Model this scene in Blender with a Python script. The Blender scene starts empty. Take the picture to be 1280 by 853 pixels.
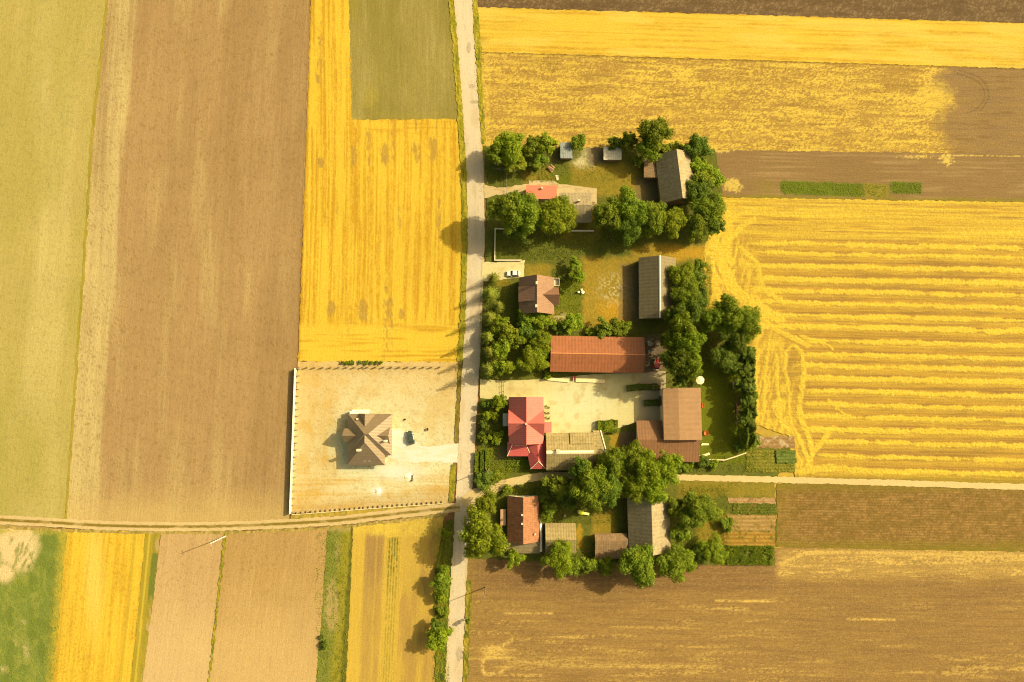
import bpy, bmesh, math, random
import numpy as np
from mathutils import Vector, Matrix
random.seed(7); rng = np.random.default_rng(7)
S = bpy.context.scene
COL = S.collection
R = math.radians
# ---------------------------------------------------------------- camera model
H, F, TILT = 213.0, 852.0, R(5.0)
CT, ST = math.cos(TILT), math.sin(TILT)
def at(px, py, z=0.0):
    """pixel of the 1280x853 photograph -> world point on the plane at height z"""
    dx = (px - 640.0) / F; dy = (426.5 - py) / F
    t = (H - z) / (CT - dy * ST)
    return (dx * t, (dy * CT + ST) * t, z)
def ppx(a, b):  # metres per pixel around here
    p, q = at(a - .5, b), at(a + .5, b)
    return q[0] - p[0]
cam = bpy.data.cameras.new('camera'); co = bpy.data.objects.new('camera', cam); COL.objects.link(co)
cam.sensor_width = 36; cam.lens = 36 * F / 1280.0; cam.clip_end = 8000; cam.clip_start = 1
co.location = (0, 0, H); co.rotation_euler = (TILT, 0, 0)
S.camera = co
S.render.resolution_x, S.render.resolution_y = 1024, 682
# ---------------------------------------------------------------- light
EL, AZ = R(36), R(21)                       # sun height, angle north of east
sd = Vector((math.cos(EL) * math.cos(AZ), math.cos(EL) * math.sin(AZ), math.sin(EL)))
sun = bpy.data.lights.new('sun', 'SUN'); so = bpy.data.objects.new('sun', sun); COL.objects.link(so)
so.rotation_euler = sd.to_track_quat('Z', 'Y').to_euler(); so.location = sd * 400
sun.energy = 4.6; sun.angle = R(.6); sun.color = (1, .83, .46)
w = bpy.data.worlds.new('World'); S.world = w; w.use_nodes = True
nt = w.node_tree; sk = nt.nodes.new('ShaderNodeTexSky'); sk.sky_type = 'NISHITA'; sk.sun_disc = False
sk.sun_elevation = EL; sk.sun_rotation = R(90) - AZ; sk.dust_density = 6; sk.air_density = 1.0; sk.ozone_density = .5
tint = nt.nodes.new('ShaderNodeMix'); tint.data_type = 'RGBA'; tint.blend_type = 'MULTIPLY'; tint.inputs['Factor'].default_value = 1
tint.inputs['B'].default_value = (1, .86, .48, 1)
nt.links.new(sk.outputs[0], tint.inputs['A'])
nt.links.new(tint.outputs['Result'], nt.nodes['Background'].inputs[0]); nt.nodes['Background'].inputs[1].default_value = .13
S.view_settings.view_transform = 'Standard'; S.view_settings.look = 'None'
S.view_settings.exposure = 0.66; S.view_settings.gamma = 1.0
try: S.view_settings.use_curve_mapping = False
except Exception: pass
S.cycles.max_bounces = 5; S.cycles.diffuse_bounces = 2; S.cycles.transmission_bounces = 3; S.cycles.transparent_max_bounces = 4
S.render.filter_size = 1.1
try: S.cycles.filter_width = 1.1
except Exception: pass
S.cycles.caustics_reflective = False; S.cycles.caustics_refractive = False
# ---------------------------------------------------------------- colours
E = (2.30, 1.90, 1.10)                      # light on level ground, so a sunlit sRGB value gives the albedo
def alb(r, g, b, k=1.0):
    f = lambda c: (c / 255 / 12.92) if c / 255 <= .04045 else ((c / 255 + .055) / 1.055) ** 2.4
    return tuple(min(.85, max(.004, f(c) * k / e)) for c, e in zip((r, g, b), E))
def setc(sock, c): sock.default_value = (*c[:3], 1)
def N(x, y, s=0):
    """smooth value noise 0..1"""
    ix, iy = np.floor(x), np.floor(y); fx, fy = x - ix, y - iy
    fx = fx * fx * (3 - 2 * fx); fy = fy * fy * (3 - 2 * fy)
    ix = ix.astype(np.int64); iy = iy.astype(np.int64)
    def h(a, b):
        n = (a * 374761393 + b * 668265263 + s * 974634777) & 0xffffffff
        n = ((n ^ (n >> 13)) * 1274126177) & 0xffffffff
        return ((n ^ (n >> 16)) & 0xffff) / 65535.0
    return (h(ix, iy) * (1 - fx) + h(ix + 1, iy) * fx) * (1 - fy) + (h(ix, iy + 1) * (1 - fx) + h(ix + 1, iy + 1) * fx) * fy
def FB(x, y, s=0, o=3):
    a, t, r = .5, 0, 0
    for k in range(o):
        r = r + a * N(x * 2 ** k, y * 2 ** k, s + k * 17); t += a; a *= .5
    return r / t
def ss(a, b, x):
    t = np.clip((x - a) / (b - a), 0, 1); return t * t * (3 - 2 * t)
def box(X, Y, x0, x1, y0, y1, soft=2.0):
    return ss(x0 - soft, x0 + soft, X) * (1 - ss(x1 - soft, x1 + soft, X)) * ss(y0 - soft, y0 + soft, Y) * (1 - ss(y1 - soft, y1 + soft, Y))
def ell(X, Y, cx, cy, rx, ry, soft=.5):
    d = np.sqrt(((X - cx) / rx) ** 2 + ((Y - cy) / ry) ** 2); return 1 - ss(1 - soft, 1 + soft, d)
def torn(e, X, Y, s=0, sx=2.2, sy=2.0, k=.9):
    """a soft patch with a torn, straw-like edge"""
    return ss(.34, .62, e + k * (FB(X / sx, Y / sy, s + 300) - .5)) * (e > .02)
def stroke(X, Y, pts, wd, soft=1.2):
    d = np.full(X.shape, 1e9)
    for (ax, ay), (bx, by) in zip(pts[:-1], pts[1:]):
        vx, vy = bx - ax, by - ay
        t = np.clip(((X - ax) * vx + (Y - ay) * vy) / (vx * vx + vy * vy), 0, 1)
        d = np.minimum(d, np.hypot(X - ax - t * vx, Y - ay - t * vy))
    return 1 - ss(wd - soft, wd + soft, d)
def smooth(pts, n=6):
    """Catmull-Rom through pts"""
    P = [pts[0]] + list(pts) + [pts[-1]]; out = []
    for i in range(1, len(P) - 2):
        for k in range(n):
            t = k / n
            out.append(tuple(.5 * (2 * P[i][j] + (P[i + 1][j] - P[i - 1][j]) * t + (2 * P[i - 1][j] - 5 * P[i][j] + 4 * P[i + 1][j] - P[i + 2][j]) * t * t
                                   + (3 * P[i][j] - P[i - 1][j] - 3 * P[i + 1][j] + P[i + 2][j]) * t ** 3) for j in (0, 1)))
    out.append(pts[-1]); return out
# ---------------------------------------------------------------- materials
class NG:
    def __init__(s, name):
        s.m = bpy.data.materials.new(name); s.m.use_nodes = True; s.t = s.m.node_tree; s.b = s.t.nodes['Principled BSDF']
        s.b.inputs['Roughness'].default_value = .9; s.b.inputs['Specular IOR Level'].default_value = .15
        s.tc = s.t.nodes.new('ShaderNodeTexCoord')
    def new(s, k): return s.t.nodes.new(k)
    def ln(s, a, b): s.t.links.new(a, b)
    def noise(s, scale, detail=3, vec=None, rough=.6):
        n = s.new('ShaderNodeTexNoise'); n.inputs['Scale'].default_value = scale; n.inputs['Detail'].default_value = detail; n.inputs['Roughness'].default_value = rough
        s.ln(vec or s.tc.outputs['Object'], n.inputs['Vector']); return n.outputs['Fac']
    def mapped(s, sc, rot=(0, 0, 0)):
        src = s.tc.outputs['Object']
        for k, v in (('Rotation', rot), ('Scale', sc)):      # turn first, then stretch
            m = s.new('ShaderNodeMapping'); m.inputs[k].default_value = v; s.ln(src, m.inputs['Vector']); src = m.outputs[0]
        return src
    def rng(s, v, a, b, c, d):
        n = s.new('ShaderNodeMapRange'); n.inputs[1].default_value = a; n.inputs[2].default_value = b; n.inputs[3].default_value = c; n.inputs[4].default_value = d
        s.ln(v, n.inputs[0]); return n.outputs[0]
    def mix(s, a, b, f, mode='MIX'):
        n = s.new('ShaderNodeMix'); n.data_type = 'RGBA'; n.blend_type = mode; n.clamp_factor = True
        for v, k in ((a, 'A'), (b, 'B')):
            if isinstance(v, tuple): setc(n.inputs[k], v)
            else: s.ln(v, n.inputs[k])
        if isinstance(f, (int, float)): n.inputs['Factor'].default_value = f
        else: s.ln(f, n.inputs['Factor'])
        return n.outputs['Result']
    def attr(s, n):
        a = s.new('ShaderNodeAttribute'); a.attribute_name = n; return a.outputs['Fac']
    def vary(s, col, v, lo, hi):
        """multiply col by a grey that follows v"""
        r = s.rng(v, .25, .75, lo, hi); c = s.new('ShaderNodeCombineColor')
        for k in range(3): s.ln(r, c.inputs[k])
        return s.mix(col, c.outputs[0], 1.0, 'MULTIPLY')
    def bump(s, v, st, dist=.1):
        b = s.new('ShaderNodeBump'); b.inputs['Strength'].default_value = st; b.inputs['Distance'].default_value = dist
        s.ln(v, b.inputs['Height']); s.ln(b.outputs[0], s.b.inputs['Normal'])
    def out(s, col):
        if isinstance(col, tuple): setc(s.b.inputs['Base Color'], col)
        else: s.ln(col, s.b.inputs['Base Color'])
        return s.m
def soil_mat(name, cols, fine=.14, bump=.5, fs=2.2, rows=None, rk=.10, rp=.55):
    g = NG(name); c = cols[0]
    for k, cc in enumerate(cols[1:]): c = g.mix(c, cc, g.attr('m%d' % (k + 1)))
    c = g.vary(c, g.noise(fs, 3, rough=.75), 1 - fine * 1.3, 1 + fine * 1.3)
    if rows:        # furrows and stalk rows: fine streaks that run with the work (rows = angle from the x axis)
        ca, sa = math.cos(-rows), math.sin(-rows)
        c = g.vary(c, g.noise(1, 3, g.mapped((.05 / rp, 1 / rp, 1), (0, 0, -rows)), .7), 1 - rk, 1 + rk)
        c = g.vary(c, g.noise(1, 2, g.mapped((.35 / rp, 1.6 / rp, 1), (0, 0, -rows)), .7), 1 - rk, 1 + rk)
    c = g.vary(c, g.noise(.035, 3), .94, 1.06)
    g.bump(g.noise(fs * .8, 3), bump, .12); return g.out(c)
def plain(name, c, rough=.85, var=.08, scale=1.5, spec=.2, metal=0, bump=0):
    g = NG(name); g.b.inputs['Roughness'].default_value = rough; g.b.inputs['Specular IOR Level'].default_value = spec; g.b.inputs['Metallic'].default_value = metal
    n = g.noise(scale, 4)
    if bump: g.bump(n, bump, .03)
    return g.out(g.vary(c, n, 1 - var, 1 + var) if var else c)
def roof_mat(name, c, c2=None, rib=(0, 1), pitch=.9, ribk=.06, blotch=.14, rough=.75, moss=None, spec=.25):
    """tiled or ribbed roofing; object axes: x across the ridge, y along it"""
    g = NG(name); g.b.inputs['Roughness'].default_value = rough; g.b.inputs['Specular IOR Level'].default_value = spec
    col = c
    if c2: col = g.mix(c, c2, g.rng(g.noise(.9, 4), .42, .62, 0, 1))
    if moss: col = g.mix(col, moss, g.rng(g.noise(1.7, 5, rough=.75), .5, .7, 0, .9))
    wv = g.new('ShaderNodeTexWave'); wv.bands_direction = 'X' if rib[0] else 'Y'; wv.inputs['Scale'].default_value = .314 / pitch; wv.inputs['Distortion'].default_value = .3
    g.ln(g.tc.outputs['Object'], wv.inputs['Vector'])
    wy = g.new('ShaderNodeTexWave'); wy.bands_direction = 'Y' if rib[0] else 'X'; wy.inputs['Scale'].default_value = .314 / (pitch * 1.4); g.ln(g.tc.outputs['Object'], wy.inputs['Vector'])
    col = g.vary(col, wv.outputs['Fac'], 1 - ribk, 1 + ribk); col = g.vary(col, wy.outputs['Fac'], 1 - ribk * .5, 1 + ribk * .5)
    col = g.vary(col, g.noise(2.6, 4, rough=.7), 1 - blotch, 1 + blotch)
    col = g.vary(col, g.noise(.35, 3), 1 - blotch * .5, 1 + blotch * .5)
    col = g.vary(col, g.noise(1, 4, g.mapped((.25, 2.2, .25)), .7), 1 - blotch * .7, 1 + blotch * .5)   # rain streaks down the slope
    g.bump(wv.outputs['Fac'], .35, .05); return g.out(col)
# ---------------------------------------------------------------- objects
def tag(o, label=None, cat=None, group=None, kind=None):
    if label: o['label'] = label
    if cat: o['category'] = cat
    if group: o['group'] = group
    if kind: o['kind'] = kind
    return o
def link(name, me, parent=None, mat=None):
    o = bpy.data.objects.new(name, me); COL.objects.link(o)
    if parent: o.parent = parent
    if mat: me.materials.append(mat)
    return o
def thing(name, label, cat, loc, rz=0, group=None):
    o = bpy.data.objects.new(name, None); COL.objects.link(o); o.empty_display_size = .5
    o.location = loc; o.rotation_euler = (0, 0, rz); return tag(o, label, cat, group)
def raw_mesh(name, V, Q, attrs=None):
    me = bpy.data.meshes.new(name); V = np.asarray(V, np.float32); Q = np.asarray(Q, np.int32); k = Q.shape[1]
    me.vertices.add(len(V)); me.vertices.foreach_set('co', V.ravel())
    me.loops.add(Q.size); me.loops.foreach_set('vertex_index', Q.ravel())
    me.polygons.add(len(Q)); me.polygons.foreach_set('loop_start', np.arange(0, Q.size, k, dtype=np.int32))
    me.update(calc_edges=True)
    for n, a in (attrs or {}).items():
        at_ = me.attributes.new(n, 'FLOAT', 'POINT'); at_.data.foreach_set('value', np.asarray(a, np.float32).ravel())
    return me
def pathlen(P): return np.concatenate([[0], np.cumsum(np.hypot(*np.diff(np.array(P, float), axis=0).T))])
NF = [0]
def field(name, A, B, mat, fn=None, z=0.0, cell=1.6, edge=1.2, hfn=None, kind='structure', escale=5.0, **kw):
    """a sheet of ground between two outlines A and B (pixels of the photograph), with masks m1.. for its material"""
    A = np.array(A, float); B = np.array(B, float)
    if len(A) == len(B):
        la = (pathlen(A) + pathlen(B)) / 2; ta = tb = la / la[-1]; L = la[-1]
    else:
        la, lb = pathlen(A), pathlen(B); ta, tb = la / la[-1], lb / lb[-1]; L = max(la[-1], lb[-1])
    n = max(2, int(L / cell)); u = np.linspace(0, 1, n + 1)
    a = np.stack([np.interp(u, ta, A[:, k]) for k in (0, 1)], 1); b = np.stack([np.interp(u, tb, B[:, k]) for k in (0, 1)], 1)
    Wd = np.hypot(*(b - a).T).max(); m = max(2, int(Wd / cell)); v = np.linspace(0, 1, m + 1)
    P = a[:, None] * (1 - v[None, :, None]) + b[:, None] * v[None, :, None]
    X, Y = P[..., 0], P[..., 1]
    if edge:
        du = np.minimum(u, 1 - u)[:, None] * L; dv = np.minimum(v, 1 - v)[None] * Wd
        we = np.exp(-(np.minimum(du, dv) / 2.5) ** 2)
        NF[0] += 3
        X = X + we * edge * (FB(X / escale, Y / escale, NF[0]) - .5) * 2.6; Y = Y + we * edge * (FB(X / escale, Y / escale, NF[0] + 1) - .5) * 2.6
    X, Y = X.ravel(), Y.ravel()
    at_ = fn(X, Y) if fn else []
    if not isinstance(at_, (list, tuple)): at_ = [at_]
    attrs = {'m%d' % (k + 1): np.clip(q, 0, 1) for k, q in enumerate(at_)}
    h = z + (hfn(X, Y, attrs) if hfn else 0 * X)
    wx, wy, _ = at(X, Y, 0)
    V = np.stack([wx, wy, h], 1)
    I = np.arange((n + 1) * (m + 1)).reshape(n + 1, m + 1)
    Q = np.stack([I[:-1, :-1], I[1:, :-1], I[1:, 1:], I[:-1, 1:]], -1).reshape(-1, 4)
    # face up
    p0, p1, p2 = V[Q[0, 0]], V[Q[0, 1]], V[Q[0, 2]]
    if np.cross(p1 - p0, p2 - p0)[2] < 0: Q = Q[:, ::-1]
    me = raw_mesh(name, V, Q, attrs); o = link(name, me, None, mat)
    if hfn: me.polygons.foreach_set('use_smooth', np.ones(len(Q), bool))
    return tag(o, kind=kind, **kw)
# ================================================================ the land
RY = [-120, 0, 100, 213, 300, 400, 480, 580, 640, 700, 780, 853, 980]
RL = [563, 567, 575.5, 583, 584.5, 581.5, 576.5, 572, 568.5, 564.5, 560, 556, 549]
RR = [587, 591, 596.5, 605, 606, 602.5, 598, 592.5, 589, 584.5, 581.5, 578, 571]
rl = lambda y: np.interp(y, RY, RL); rr = lambda y: np.interp(y, RY, RR)
# open country beyond the picture
gm = NG('far_fields')
v = gm.new('ShaderNodeTexVoronoi'); v.inputs['Scale'].default_value = 1; gm.ln(gm.mapped((.004, .011, 1), (0, 0, .06)), v.inputs['Vector'])
cr = gm.new('ShaderNodeValToRGB'); cr.color_ramp.interpolation = 'CONSTANT'
for k, (p, c) in enumerate([(0, (200, 158, 85)), (.3, (222, 176, 60)), (.5, (150, 135, 55)), (.65, (160, 112, 58)), (.8, (240, 190, 55))]):
    e = cr.color_ramp.elements[k] if k < 2 else cr.color_ramp.elements.new(p)
    e.position = p; e.color = (*alb(*c), 1)
sep = gm.new('ShaderNodeSeparateColor'); gm.ln(v.outputs['Color'], sep.inputs[0]); gm.ln(sep.outputs[0], cr.inputs[0])
far = gm.out(gm.vary(gm.vary(cr.outputs[0], gm.noise(.6, 4), .85, 1.15), gm.noise(.03, 3), .9, 1.1))
me = raw_mesh('ground', [(-4000, -4000, -.12), (4000, -4000, -.12), (4000, 4000, -.12), (-4000, 4000, -.12)], [(0, 1, 2, 3)])
tag(link('ground', me, None, far), kind='structure')

def speck(X, Y, sx, sy, s, lo=.3, hi=.7): return ss(lo, hi, FB(X / sx, Y / sy, s, 2))
# ---- west of the road ------------------------------------------------------
xb = lambda Y: np.interp(Y, [-120, 0, 170, 330, 640], [142, 134, 115, 105, 82])       # green field | soil
def f_w1(X, Y):
    s = X - xb(Y)
    return [ss(.35, .75, FB(s / 26, Y / 300, 1)) * .8 + .3 * (N(s / 2.2, Y / 40, 2) - .5), ss(.4, .7, FB(s / 40, Y / 190, 3)) * .5 + .35 * ss(250, 640, Y),
            ss(.55, .9, N(X / 1.6, Y / 1.9, 4)) * .35]
field('grass_field', [(-130, -110), (-130, 652)], [(141, -110), (134, 0), (115, 170), (105, 330), (81, 655)],
      soil_mat('thin_green_crop', [alb(212, 180, 88), alb(230, 198, 106), alb(194, 170, 70), alb(164, 142, 54)], rows=R(87), rk=.09), f_w1, 0)
xw = lambda Y: np.interp(Y, [-120, 0, 440, 650], [390, 387.5, 372, 361])
def f_w3(X, Y):
    s = X - xb(Y) * .6 - xw(Y) * .4; d = X - xb(Y)
    light = 1 - ss(35, 43, d + 8 * (N(X / 6, Y / 90, 5) - .5)) 
    st = N(s / 2.1, Y / 70, 6)
    return [np.clip(light * .95 + ss(.5, .8, FB(s / 14, Y / 120, 7)) * .35, 0, 1), .55 * ss(.35, .75, FB(s / 34, Y / 200, 8)) + .45 * (st - .35) + .8 * ss(-2.5, 0, X - xw(Y)),
            ss(.66, .9, N(X / 1.5, Y / 1.5, 9)) * .5, ss(600, 660, Y + 14 * FB(X / 20, Y / 9, 3)) * .7]
field('ploughed_field', [(141, -110), (134, 0), (115, 170), (105, 330), (81, 655)], [(390, -110), (387.5, 0), (381, 200), (372, 440), (361, 656)],
      soil_mat('pale_soil', [alb(198, 153, 86), alb(228, 192, 108), alb(178, 135, 74), alb(156, 114, 50), alb(230, 186, 98)], fine=.13, rows=R(87), rk=.13, rp=.5), f_w3, .002)
def f_b(X, Y): return [FB(X / 2, Y / 14, 11)]
field('grass_strip', [(xb(y) - 1.7, y) for y in (-110, 0, 170, 330, 650)], [(xb(y) + 1.5, y) for y in (-110, 0, 170, 330, 650)],
      soil_mat('grass_strip_soil', [alb(160, 138, 30), alb(206, 174, 60)]), f_b, .03, cell=1.2, edge=1.4)
# yellow stubble left of the road
PAT = [(442, 196, 5, 15), (481, 193, 6, 15), (520, 190, 5, 15), (541, 186, 5, 17), (414, 386, 5, 12), (454, 388, 7, 15), (487, 385, 6, 14), (502, 393, 4, 7), (400, 204, 5, 8)]
def f_w4(X, Y):
    s = X - xw(Y) * .65 - rl(Y) * .35
    col = (.75 * ss(.42, .68, N(s / 1.9, Y / 110, 12)) + .7 * ss(.55, .8, FB(s / 6, Y / 140, 13))) * (.45 + .9 * N(X / 1.4, Y / 5, 24)) + .55 * (N(X / 1.4, Y / 2.2, 14) - .5)
    col += .8 * (np.abs((s / 13.6) % 1 - .5) < .07) * ss(.25, .6, N(s / 9, Y / 60, 15)) * box(X, Y, 380, 575, 160, 408, 4)
    bot = ss(402, 414, Y + 5 * N(X / 8, Y / 5, 2)); col = col * (1 - bot) + bot * (.9 * ss(.5, .75, FB(X / 45, Y / 2.6, 16)) )
    pat = 0
    for p in PAT: pat = np.maximum(pat, ell(X + 2.5 * (N(X / 3, Y / 3, 1) - .5), Y, *p, .45))
    pat = np.maximum(pat * (.45 + .7 * N(X / 1.3, Y / 9, 8)), .5 * ss(.62, .8, FB(s / 10, Y / 90, 18)))
    top = ss(.5, .75, FB(X / 40, Y / 2.5, 19)) * box(X, Y, 420, 575, 150, 170, 5)
    lines = 0
    for q in ([(470, 400), (455, 350), (480, 300)], [(415, 330), (440, 380), (470, 405)], [(545, 410), (560, 380), (570, 330)], [(430, 330), (480, 310), (500, 290)], [(385, 405), (420, 418), (560, 400)]):
        lines = np.maximum(lines, stroke(X, Y, smooth(q), 1.0, .8))
    edge = ss(4, 0, X - xw(Y) - 1.2 * N(X, Y / 4, 3)) * .8
    pat = np.where(pat > .02, torn(pat * .95, X, Y, 1, 1.5, 6, .9), 0) * (.55 + .5 * N(X / 1.3, Y / 4, 25))
    return [np.clip(col + top * .5 + edge, 0, 1), pat, lines * .3 * N(X / 2, Y / 2, 4), edge * .4]
field('stubble_field', [(391, -110), (388.5, 0), (382, 200), (373, 440), (372, 452)], [(556, -110), (563, 0), (577, 190), (580, 300), (573, 440), (572, 453)],
      soil_mat('yellow_stubble', [alb(253, 201, 54), alb(226, 164, 36), alb(200, 152, 56), alb(255, 220, 90), alb(150, 130, 36)], fine=.16, rows=R(91), rk=.09, rp=.45), f_w4, .004, cell=1.25)
def f_w5(X, Y):
    s = X - np.interp(Y, [0, 150], [436, 440])
    g = ell(X, Y, 465, 125, 9, 14, .8) * FB(X / 3, Y / 4, 1) * 1.1 + .6 * ss(136, 150, Y) * N(X / 14, Y / 5, 3) + .6 * ell(X, Y, 442, 4, 6, 18, .6)
    return [.5 * ss(.4, .8, FB(s / 3, Y / 50, 21)) + .35 * N(X / 1.5, Y / 2.5, 22), g, .6 * ss(.4, .7, FB(s / 40, Y / 80, 23))]
field('grass_field', [(432, -110), (436, 0), (437.5, 60), (440, 150)], [(553, -110), (561, 0), (566, 60), (573.5, 149)],
      soil_mat('olive_crop', [alb(172, 146, 62), alb(194, 168, 84), alb(212, 180, 62), alb(152, 130, 46)], rows=R(89), rk=.12), f_w5, .026, cell=1.4)
# building plot
def f_plot(X, Y):
    b = ell(X, Y, 470, 560, 95, 75, .95); t = ell(X, Y, 505, 575, 55, 30, .9)  # overexposed brightness round the house, painted into the sand colour
    o = .8 * ell(X, Y, 397, 545, 22, 95, .8) * FB(X / 6, Y / 22, 31) + .35 * ss(.45, .7, FB(X / 18, Y / 14, 32))
    for q in ([(560, 566), (530, 572), (500, 590), (470, 606), (430, 615)], [(560, 562), (528, 566), (498, 583), (466, 600), (428, 608)], [(520, 545), (508, 510), (480, 490), (440, 488)]): b = np.maximum(b, .55 * stroke(X, Y, smooth(q), 1.1, 1))
    tr = .5 * ss(.5, .75, N(X / 60, Y / 1.8, 33)) * ss(585, 600, Y)
    gr = ell(X, Y, 470, 462, 130, 5, .9) * FB(X / 5, Y / 2, 3) + .8 * ss(628, 640, Y + .12 * (X - 372) + 4 * N(X / 6, Y / 3, 4))
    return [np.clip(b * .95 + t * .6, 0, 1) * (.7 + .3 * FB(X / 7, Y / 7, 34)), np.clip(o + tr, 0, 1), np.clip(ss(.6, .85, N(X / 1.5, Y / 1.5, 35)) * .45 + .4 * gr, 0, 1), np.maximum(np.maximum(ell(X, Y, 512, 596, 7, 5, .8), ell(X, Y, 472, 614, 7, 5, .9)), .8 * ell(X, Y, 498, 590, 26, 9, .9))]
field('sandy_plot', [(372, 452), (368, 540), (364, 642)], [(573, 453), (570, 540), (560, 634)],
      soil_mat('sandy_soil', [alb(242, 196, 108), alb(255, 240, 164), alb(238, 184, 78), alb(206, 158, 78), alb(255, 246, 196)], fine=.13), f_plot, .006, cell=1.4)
def f_drive(X, Y): return [.6 * ss(.4, .7, FB(X / 9, Y / 3, 36))]
field('driveway', [(486, 536), (500, 536), (516, 549), (528, 558), (548, 558), (560, 555), (574, 554)], [(484, 570), (500, 577), (516, 578), (530, 577), (548, 577), (560, 579), (572, 579)],
      soil_mat('pale_gravel', [alb(255, 243, 190), alb(255, 232, 160)], fine=.06), f_drive, .02, cell=1.4, edge=1.5)
def f_wv(X, Y): return [ss(.3, .7, FB(X / 2.5, Y / 9, 41)), ss(.55, .8, FB(X / 3, Y / 18, 42)) + .5 * ss(150, 420, Y) * N(X, Y / 6, 2)]
verge_m = soil_mat('verge_grass', [alb(172, 154, 30), alb(206, 174, 46), alb(136, 130, 30)], fine=.2, bump=1)
def hump(X, Y, a): return .25 * N(X / 1.6, Y / 1.6, 44)
ys = [-110, 0, 100, 213, 300, 400, 453]
field('verge', [(rl(y) - 6.5, y) for y in ys], [(rl(y) + .3, y) for y in ys], verge_m, f_wv, .045, cell=1.1, edge=1.5, hfn=hump)
field('verge', [(rl(y) - 5, y) for y in (453, 500, 553)], [(rl(y) - .3, y) for y in (453, 500, 553)], soil_mat('dry_verge', [alb(150, 118, 36), alb(120, 110, 30), alb(176, 146, 48)], fine=.2), f_wv, .045, cell=1.1, edge=1, hfn=hump)
field('verge', [(rl(y) - 8, y) for y in (581, 610, 628)], [(rl(y) - 2, y) for y in (581, 610, 626)], verge_m, f_wv, .045, cell=1.1, edge=1, hfn=hump)
# ---- south-west strips -----------------------------------------------------
def f_s1(X, Y):
    bare = np.maximum(ell(X + 8 * (FB(X / 7, Y / 9, 5) - .5), Y + 14 * (FB(X / 9, Y / 6, 6) - .5), 22, 682, 26, 32, .3), ell(X + 4 * (N(X / 4, Y / 4, 2) - .5), Y, 6, 716, 12, 12, .5))
    bare = bare * (1 - .75 * ss(.5, .7, FB((X + .4 * Y) / 4, (Y - .5 * X) / 12, 12)) * box(X, Y, 12, 60, 672, 712, 4))
    for q in ((33, 812, 4, 11), (5, 837, 5, 5), (28, 778, 4, 3), (20, 802, 2, 7)): bare = np.maximum(bare, .6 * N(X / 1.6, Y / 1.6, 9) * ell(X + 3 * (N(X / 2, Y / 3, 3) - .5), Y, *q, .6))
    ye = ss(-14, 0, X - np.interp(Y, [660, 853], [83, 66]) + 8 * (FB(X / 5, Y / 4, 7) - .5)) * FB(X / 3, Y / 3, 51) * 1.5 + ss(672, 662, Y) * N(X / 5, Y / 2, 2)
    return [ss(.4, .7, FB(X / 4, Y / 6, 52)), ss(.5, .75, FB(X / 13, Y / 22, 53)) * .7, np.clip(bare, 0, 1), np.clip(ye, 0, 1)]
field('weedy_field', [(-130, 655), (-130, 960)], [(84, 662), (75, 760), (66, 853), (57, 960)],
      soil_mat('weeds', [alb(142, 146, 52), alb(162, 158, 58), alb(124, 132, 42), alb(255, 212, 130), alb(208, 176, 50)], fine=.2, bump=1), f_s1, 0, cell=1.4)
def f_s2(X, Y):
    s = X - np.interp(Y, [660, 853], [84, 66])
    r = .5 * ss(.5, .75, N(s / 1.7, Y / 60, 54)) + .8 * ss(.55, .85, FB(X / 2.2, Y / 2.2, 55, 2)) * (.4 + .6 * ss(.4, .6, FB(s / 25, Y / 60, 56)))
    return [r, .6 * (np.abs(s - 88 + Y * .004) < 2) + .5 * ss(10, 0, s), .5 * ell(X, Y, 118, 720, 10, 60, .9)]
field('stubble_field', [(84, 662), (75, 760), (66, 853), (57, 960)], [(182, 664), (173, 760), (163, 853), (150, 960)],
      soil_mat('golden_stubble', [alb(253, 200, 54), alb(224, 166, 38), alb(212, 170, 44), alb(255, 218, 96)], fine=.16, rows=R(85), rk=.09), f_s2, .002, cell=1.3)
def f_s3(X, Y):
    s = X - np.interp(Y, [664, 853], [182, 163])
    return [(np.abs(s - 6) < 1.2) * .9 + .3 * N(X / 2, Y / 20, 57), ss(10, 12, s) * ss(690, 694, Y) * (1 - ss(735, 760, Y)) + .3 * ss(9, 12, s) * ss(.4, .6, FB(X / 3, Y / 8, 58)), ss(12, 14, s) * ss(.5, .7, FB(X / 4, Y / 9, 59)) * ss(740, 780, Y) + .9 * ell(X, Y, 197, 682, 3, 8, .5)]
field('grass_strip', [(182, 664), (173, 760), (163, 853), (150, 960)], [(201, 664), (190, 760), (178, 853), (163, 960)],
      soil_mat('strip_grass', [alb(184, 154, 42), alb(228, 188, 52), alb(132, 132, 44), alb(214, 172, 96)]), f_s3, .004, cell=1.2)
def f_s4(X, Y):
    s = X - np.interp(Y, [664, 853], [201, 178])
    return [.5 * (N(s / 2.3, Y / 90, 61) - .2) + .3 * FB(s / 12, Y / 60, 62), ss(.72, .95, N(X / 1.6, Y / 1.8, 63)) * .5, .6 * ss(720, 853, Y + 40 * FB(X / 30, Y / 30, 4))]
m45 = soil_mat('tan_soil', [alb(228, 180, 104), alb(208, 160, 90), alb(176, 132, 66), alb(246, 200, 118)], fine=.12, rows=R(84), rk=.09)
field('ploughed_field', [(201, 664), (190, 760), (178, 853), (163, 960)], [(281, 667), (272, 760), (261, 853), (249, 960)], m45, f_s4, .002, cell=1.5)
m46 = soil_mat('brown_tan_soil', [alb(214, 166, 88), alb(192, 144, 70), alb(168, 124, 54), alb(242, 194, 110)], fine=.14, rows=R(85), rk=.10)
field('ploughed_field', [(281, 667), (272, 760), (261, 853), (249, 960)], [(409, 660), (403, 760), (395, 853), (386, 960)], m46, f_s4, .004, cell=1.5)
field('grass_strip', [(280, 667), (270.5, 760), (260, 853), (248, 960)], [(284, 667), (273.5, 760), (262.5, 853), (251, 960)], verge_m, f_wv, .03, cell=1.0, edge=1.6, hfn=hump)
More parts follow.
